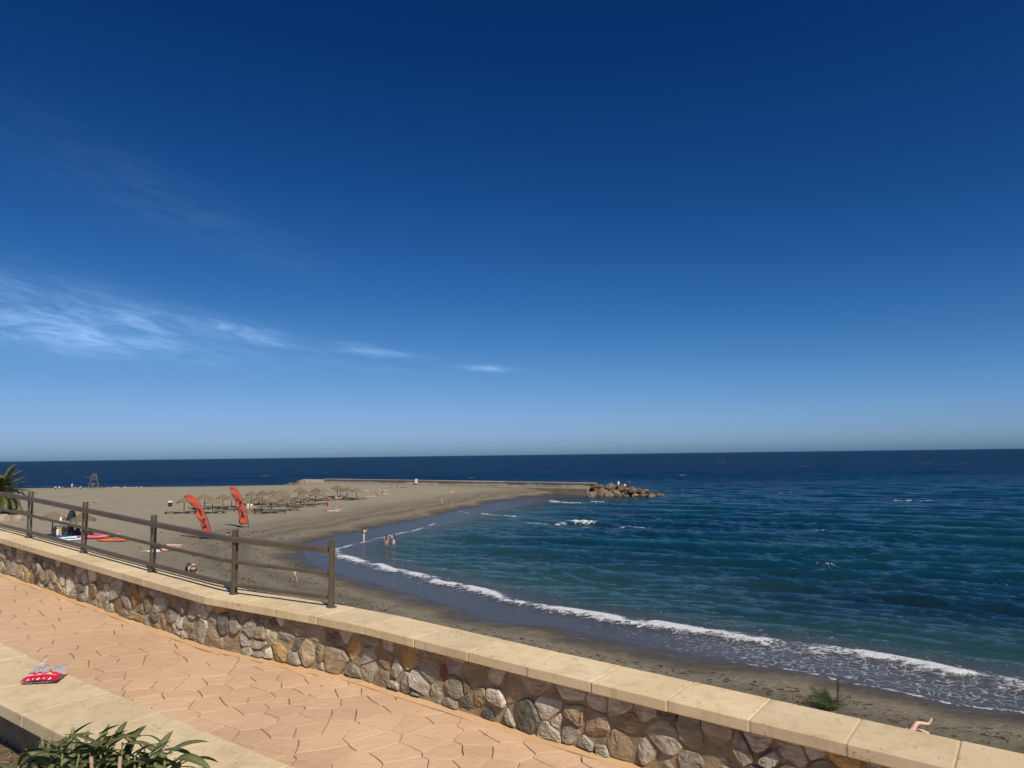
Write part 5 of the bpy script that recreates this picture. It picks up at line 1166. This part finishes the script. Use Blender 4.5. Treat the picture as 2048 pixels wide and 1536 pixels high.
# farther along the beach
towel(-29.2, 150.0, 1.5, 1.0, 2.1, 'white', 'empty pale towel left of the group of three sunbathers')
person(-28.3, 153.0, -1.3, 'recline', 'leftmost of the three sunbathers on the middle beach', [('swimsuit', 'black')], 'skin', 'short', 1.7); person(-27.6, 154.4, -1.5, 'sit', 'middle one of the three sunbathers, sitting up', [('briefs', 'maroon')], 'skin2', 'long', 1.68); person(-26.9, 154.6, -1.4, 'recline', 'rightmost of the three sunbathers on the middle beach', [('briefs', 'pink_cloth'), ('top', 'pink_cloth')], 'skin2', 'short', 1.68)
towel(-14.0, 163.6, 1.5, 1.1, 2.0, 'beige_cloth', 'beige towel under the lone sunbather by the jetty ledge'); person(-13.8, 163.4, -1.4, 'recline', 'lone dark haired sunbather on the beach below the jetty ledge', [('briefs', 'maroon'), ('top', 'white')], 'skin2', 'long', 1.66, dz=.04)
person(-12.9, 132.4, .4, 'photo', 'left one of two children near the bend of the waterline', [('briefs', 'beige_cloth')], 'skin', 'short', 1.25); person(-10.9, 129.5, -.8, 'walk', 'right one of two children, closer to the water', [('briefs', 'blue_cloth')], 'skin', 'short', 1.2)
for i, (x, y, rz, kd, lb, cl) in enumerate(((-31.6, 187.5, 1.4, 'recline', 'far sunbather in dark swimwear left in the row before the jetty', 'maroon'), (-30.2, 190.5, -1.2, 'sit', 'far sunbather sitting up in the row before the jetty', 'black'), (-27.1, 192.0, 1.5, 'lie', 'far sunbather lying at the right of the row before the jetty', 'blue_cloth'))):
    person(x, y, rz, kd, lb, [('swimsuit', cl)], 'skin', 'short', 1.7)
for x, y, mt, lb in ((-31.8, 175.9, 'kyellow', 'yellow towel behind the group of three sunbathers'), (-30.4, 171.8, 'white', 'white towel behind the group of three sunbathers'), (-34.4, 169.3, 'white', 'white towel right behind the rightmost parasols'), (-28.6, 191.4, 'blue_cloth', 'dark towel between the far sunbathers before the jetty')): towel(x, y, 1.5, 1.0, 2.0, mt, lb)
# by the lifeguard chair
person(-130.8, 209.0, 2.8, 'sit', 'person in a white shirt sitting leftmost on the far beach crest', [('shirt', 'white'), ('shorts', 'black')], 'skin', 'short', 1.75); person(-129.6, 208.8, 3.4, 'sit', 'person in white sitting close beside the leftmost one on the crest', [('shirt', 'white'), ('shorts', 'maroon')], 'skin', 'short', 1.75); person(-128.2, 208.6, 1.6, 'sit', 'person in dark blue sitting third from the left on the crest', [('shirt', 'blue_cloth')], 'skin', 'short', 1.7)
person(-125.1, 207.2, .2, 'stand', 'slim person in white standing on the far beach crest', [('shirt', 'white'), ('shorts', 'white')], 'skin', 'short', 1.66); person(-123.6, 206.5, 2.9, 'sit', 'person in pale blue sitting between the standing one and the chair', [('shirt', 'blue2')], 'skin', 'short', 1.7); person(-121.9, 206.0, 2.6, 'sit', 'person in a white shirt sitting nearest the lifeguard chair', [('shirt', 'white'), ('shorts', 'black')], 'skin', 'short', 1.75)
person(-118.9, 207.4, 2.9, 'sit', 'person in black sitting between the legs of the lifeguard chair', [('shirt', 'black'), ('shorts', 'black')], 'skin', 'short', 1.75, dz=.9)
# on the boulders
person(24.0, 166.6, .4, 'sit', 'person in a white shirt and cap sitting on top of the boulders', [('shirt', 'white'), ('shorts', 'white'), ('cap', 'white')], 'skin', 'short', 1.75, z=2.5); person(25.3, 166.0, -.3, 'sit', 'person in white sitting lower on the boulders', [('shirt', 'white')], 'skin', 'short', 1.6, z=2.05); person(26.5, 166.9, .2, 'sit', 'person in dark clothes sitting on the boulders at the right of the two in white', [('shirt', 'grey_shirt'), ('shorts', 'black')], 'skin', 'short', 1.75, z=2.45)
# sunbather whose leg shows over the coping
person(11.95, 23.15, -PI/2+.08, 'crossed', 'sunbather lying beyond the coping with one bare leg crossed in the air', [('briefs', 'maroon'), ('top', 'maroon')], 'skin2', 'long', 1.74, thick=1.22)

# ------------------------------------------------------------------ pebbles, shells and dry weed along the tide lines
random.seed(77); nP = 26000
a_ = rng.uniform(-46, 40, nP); r_p = 22*np.exp(rng.uniform(0, math.log(95/22), nP)); Xp = r_p*np.sin(np.radians(a_)); Yp = r_p*np.cos(np.radians(a_)); Dp = shore_d(Xp, Yp)
w_ = .9*np.exp(-((Dp-4.2-1.2*(fbm(Xp*.15, Yp*.15, 301)-.5))/.8)**2)+.9*np.exp(-((Dp-7.5-4*(fbm(Xp*.12, Yp*.12, 302)-.5))/1.6)**2)+.35*np.exp(-((Dp-12)/3.)**2)+.015
keep_ = (Dp > 1.5) & (rng.uniform(0, 1, nP) < w_*np.clip(1.6*fbm(Xp*.5, Yp*.5, 303)-.2, 0, 1)*1.4); Xp, Yp, Rp = Xp[keep_], Yp[keep_], r_p[keep_]
Zp = sand_z(Xp, Yp, Rp)[0]; oc = [(1, 0, 0), (0, 1, 0), (-1, 0, 0), (0, -1, 0), (0, 0, 1), (0, 0, -.6)]; of = [(0, 1, 4), (1, 2, 4), (2, 3, 4), (3, 0, 4), (1, 0, 5), (2, 1, 5), (3, 2, 5), (0, 3, 5)]
for nm, part_, col_ in (('beach_pebbles', 0, simple('pebble', (.20, .175, .14), (.07, .058, .046), 3.1, .9)), ('dry_seaweed', 1, simple('dry_weed', (.060, .045, .032), (.035, .027, .02), 3, .95))):
    mb = MB()
    for x, y, z, rr in zip(Xp[part_::2], Yp[part_::2], Zp[part_::2], Rp[part_::2]):
        k = random.uniform(.02, .055)*(1+rr/60); e = random.uniform(1, 1.7) if part_ == 0 else random.uniform(1.5, 3.5); t = random.uniform(0, 3.14); c, q = math.cos(t), math.sin(t); hz = .55 if part_ == 0 else .4
        mb.add([(x+k*(c*p[0]*e-q*p[1]), y+k*(q*p[0]*e+c*p[1]), z+k*p[2]*hz+k*.1) for p in oc], of)
    tag(mb.build(nm, col_, None), 'scattered pebbles and shells along the tide lines of the beach' if part_ == 0 else 'dark scraps of dry seaweed along the tide lines of the beach', 'pebbles' if part_ == 0 else 'seaweed', kind='stuff')
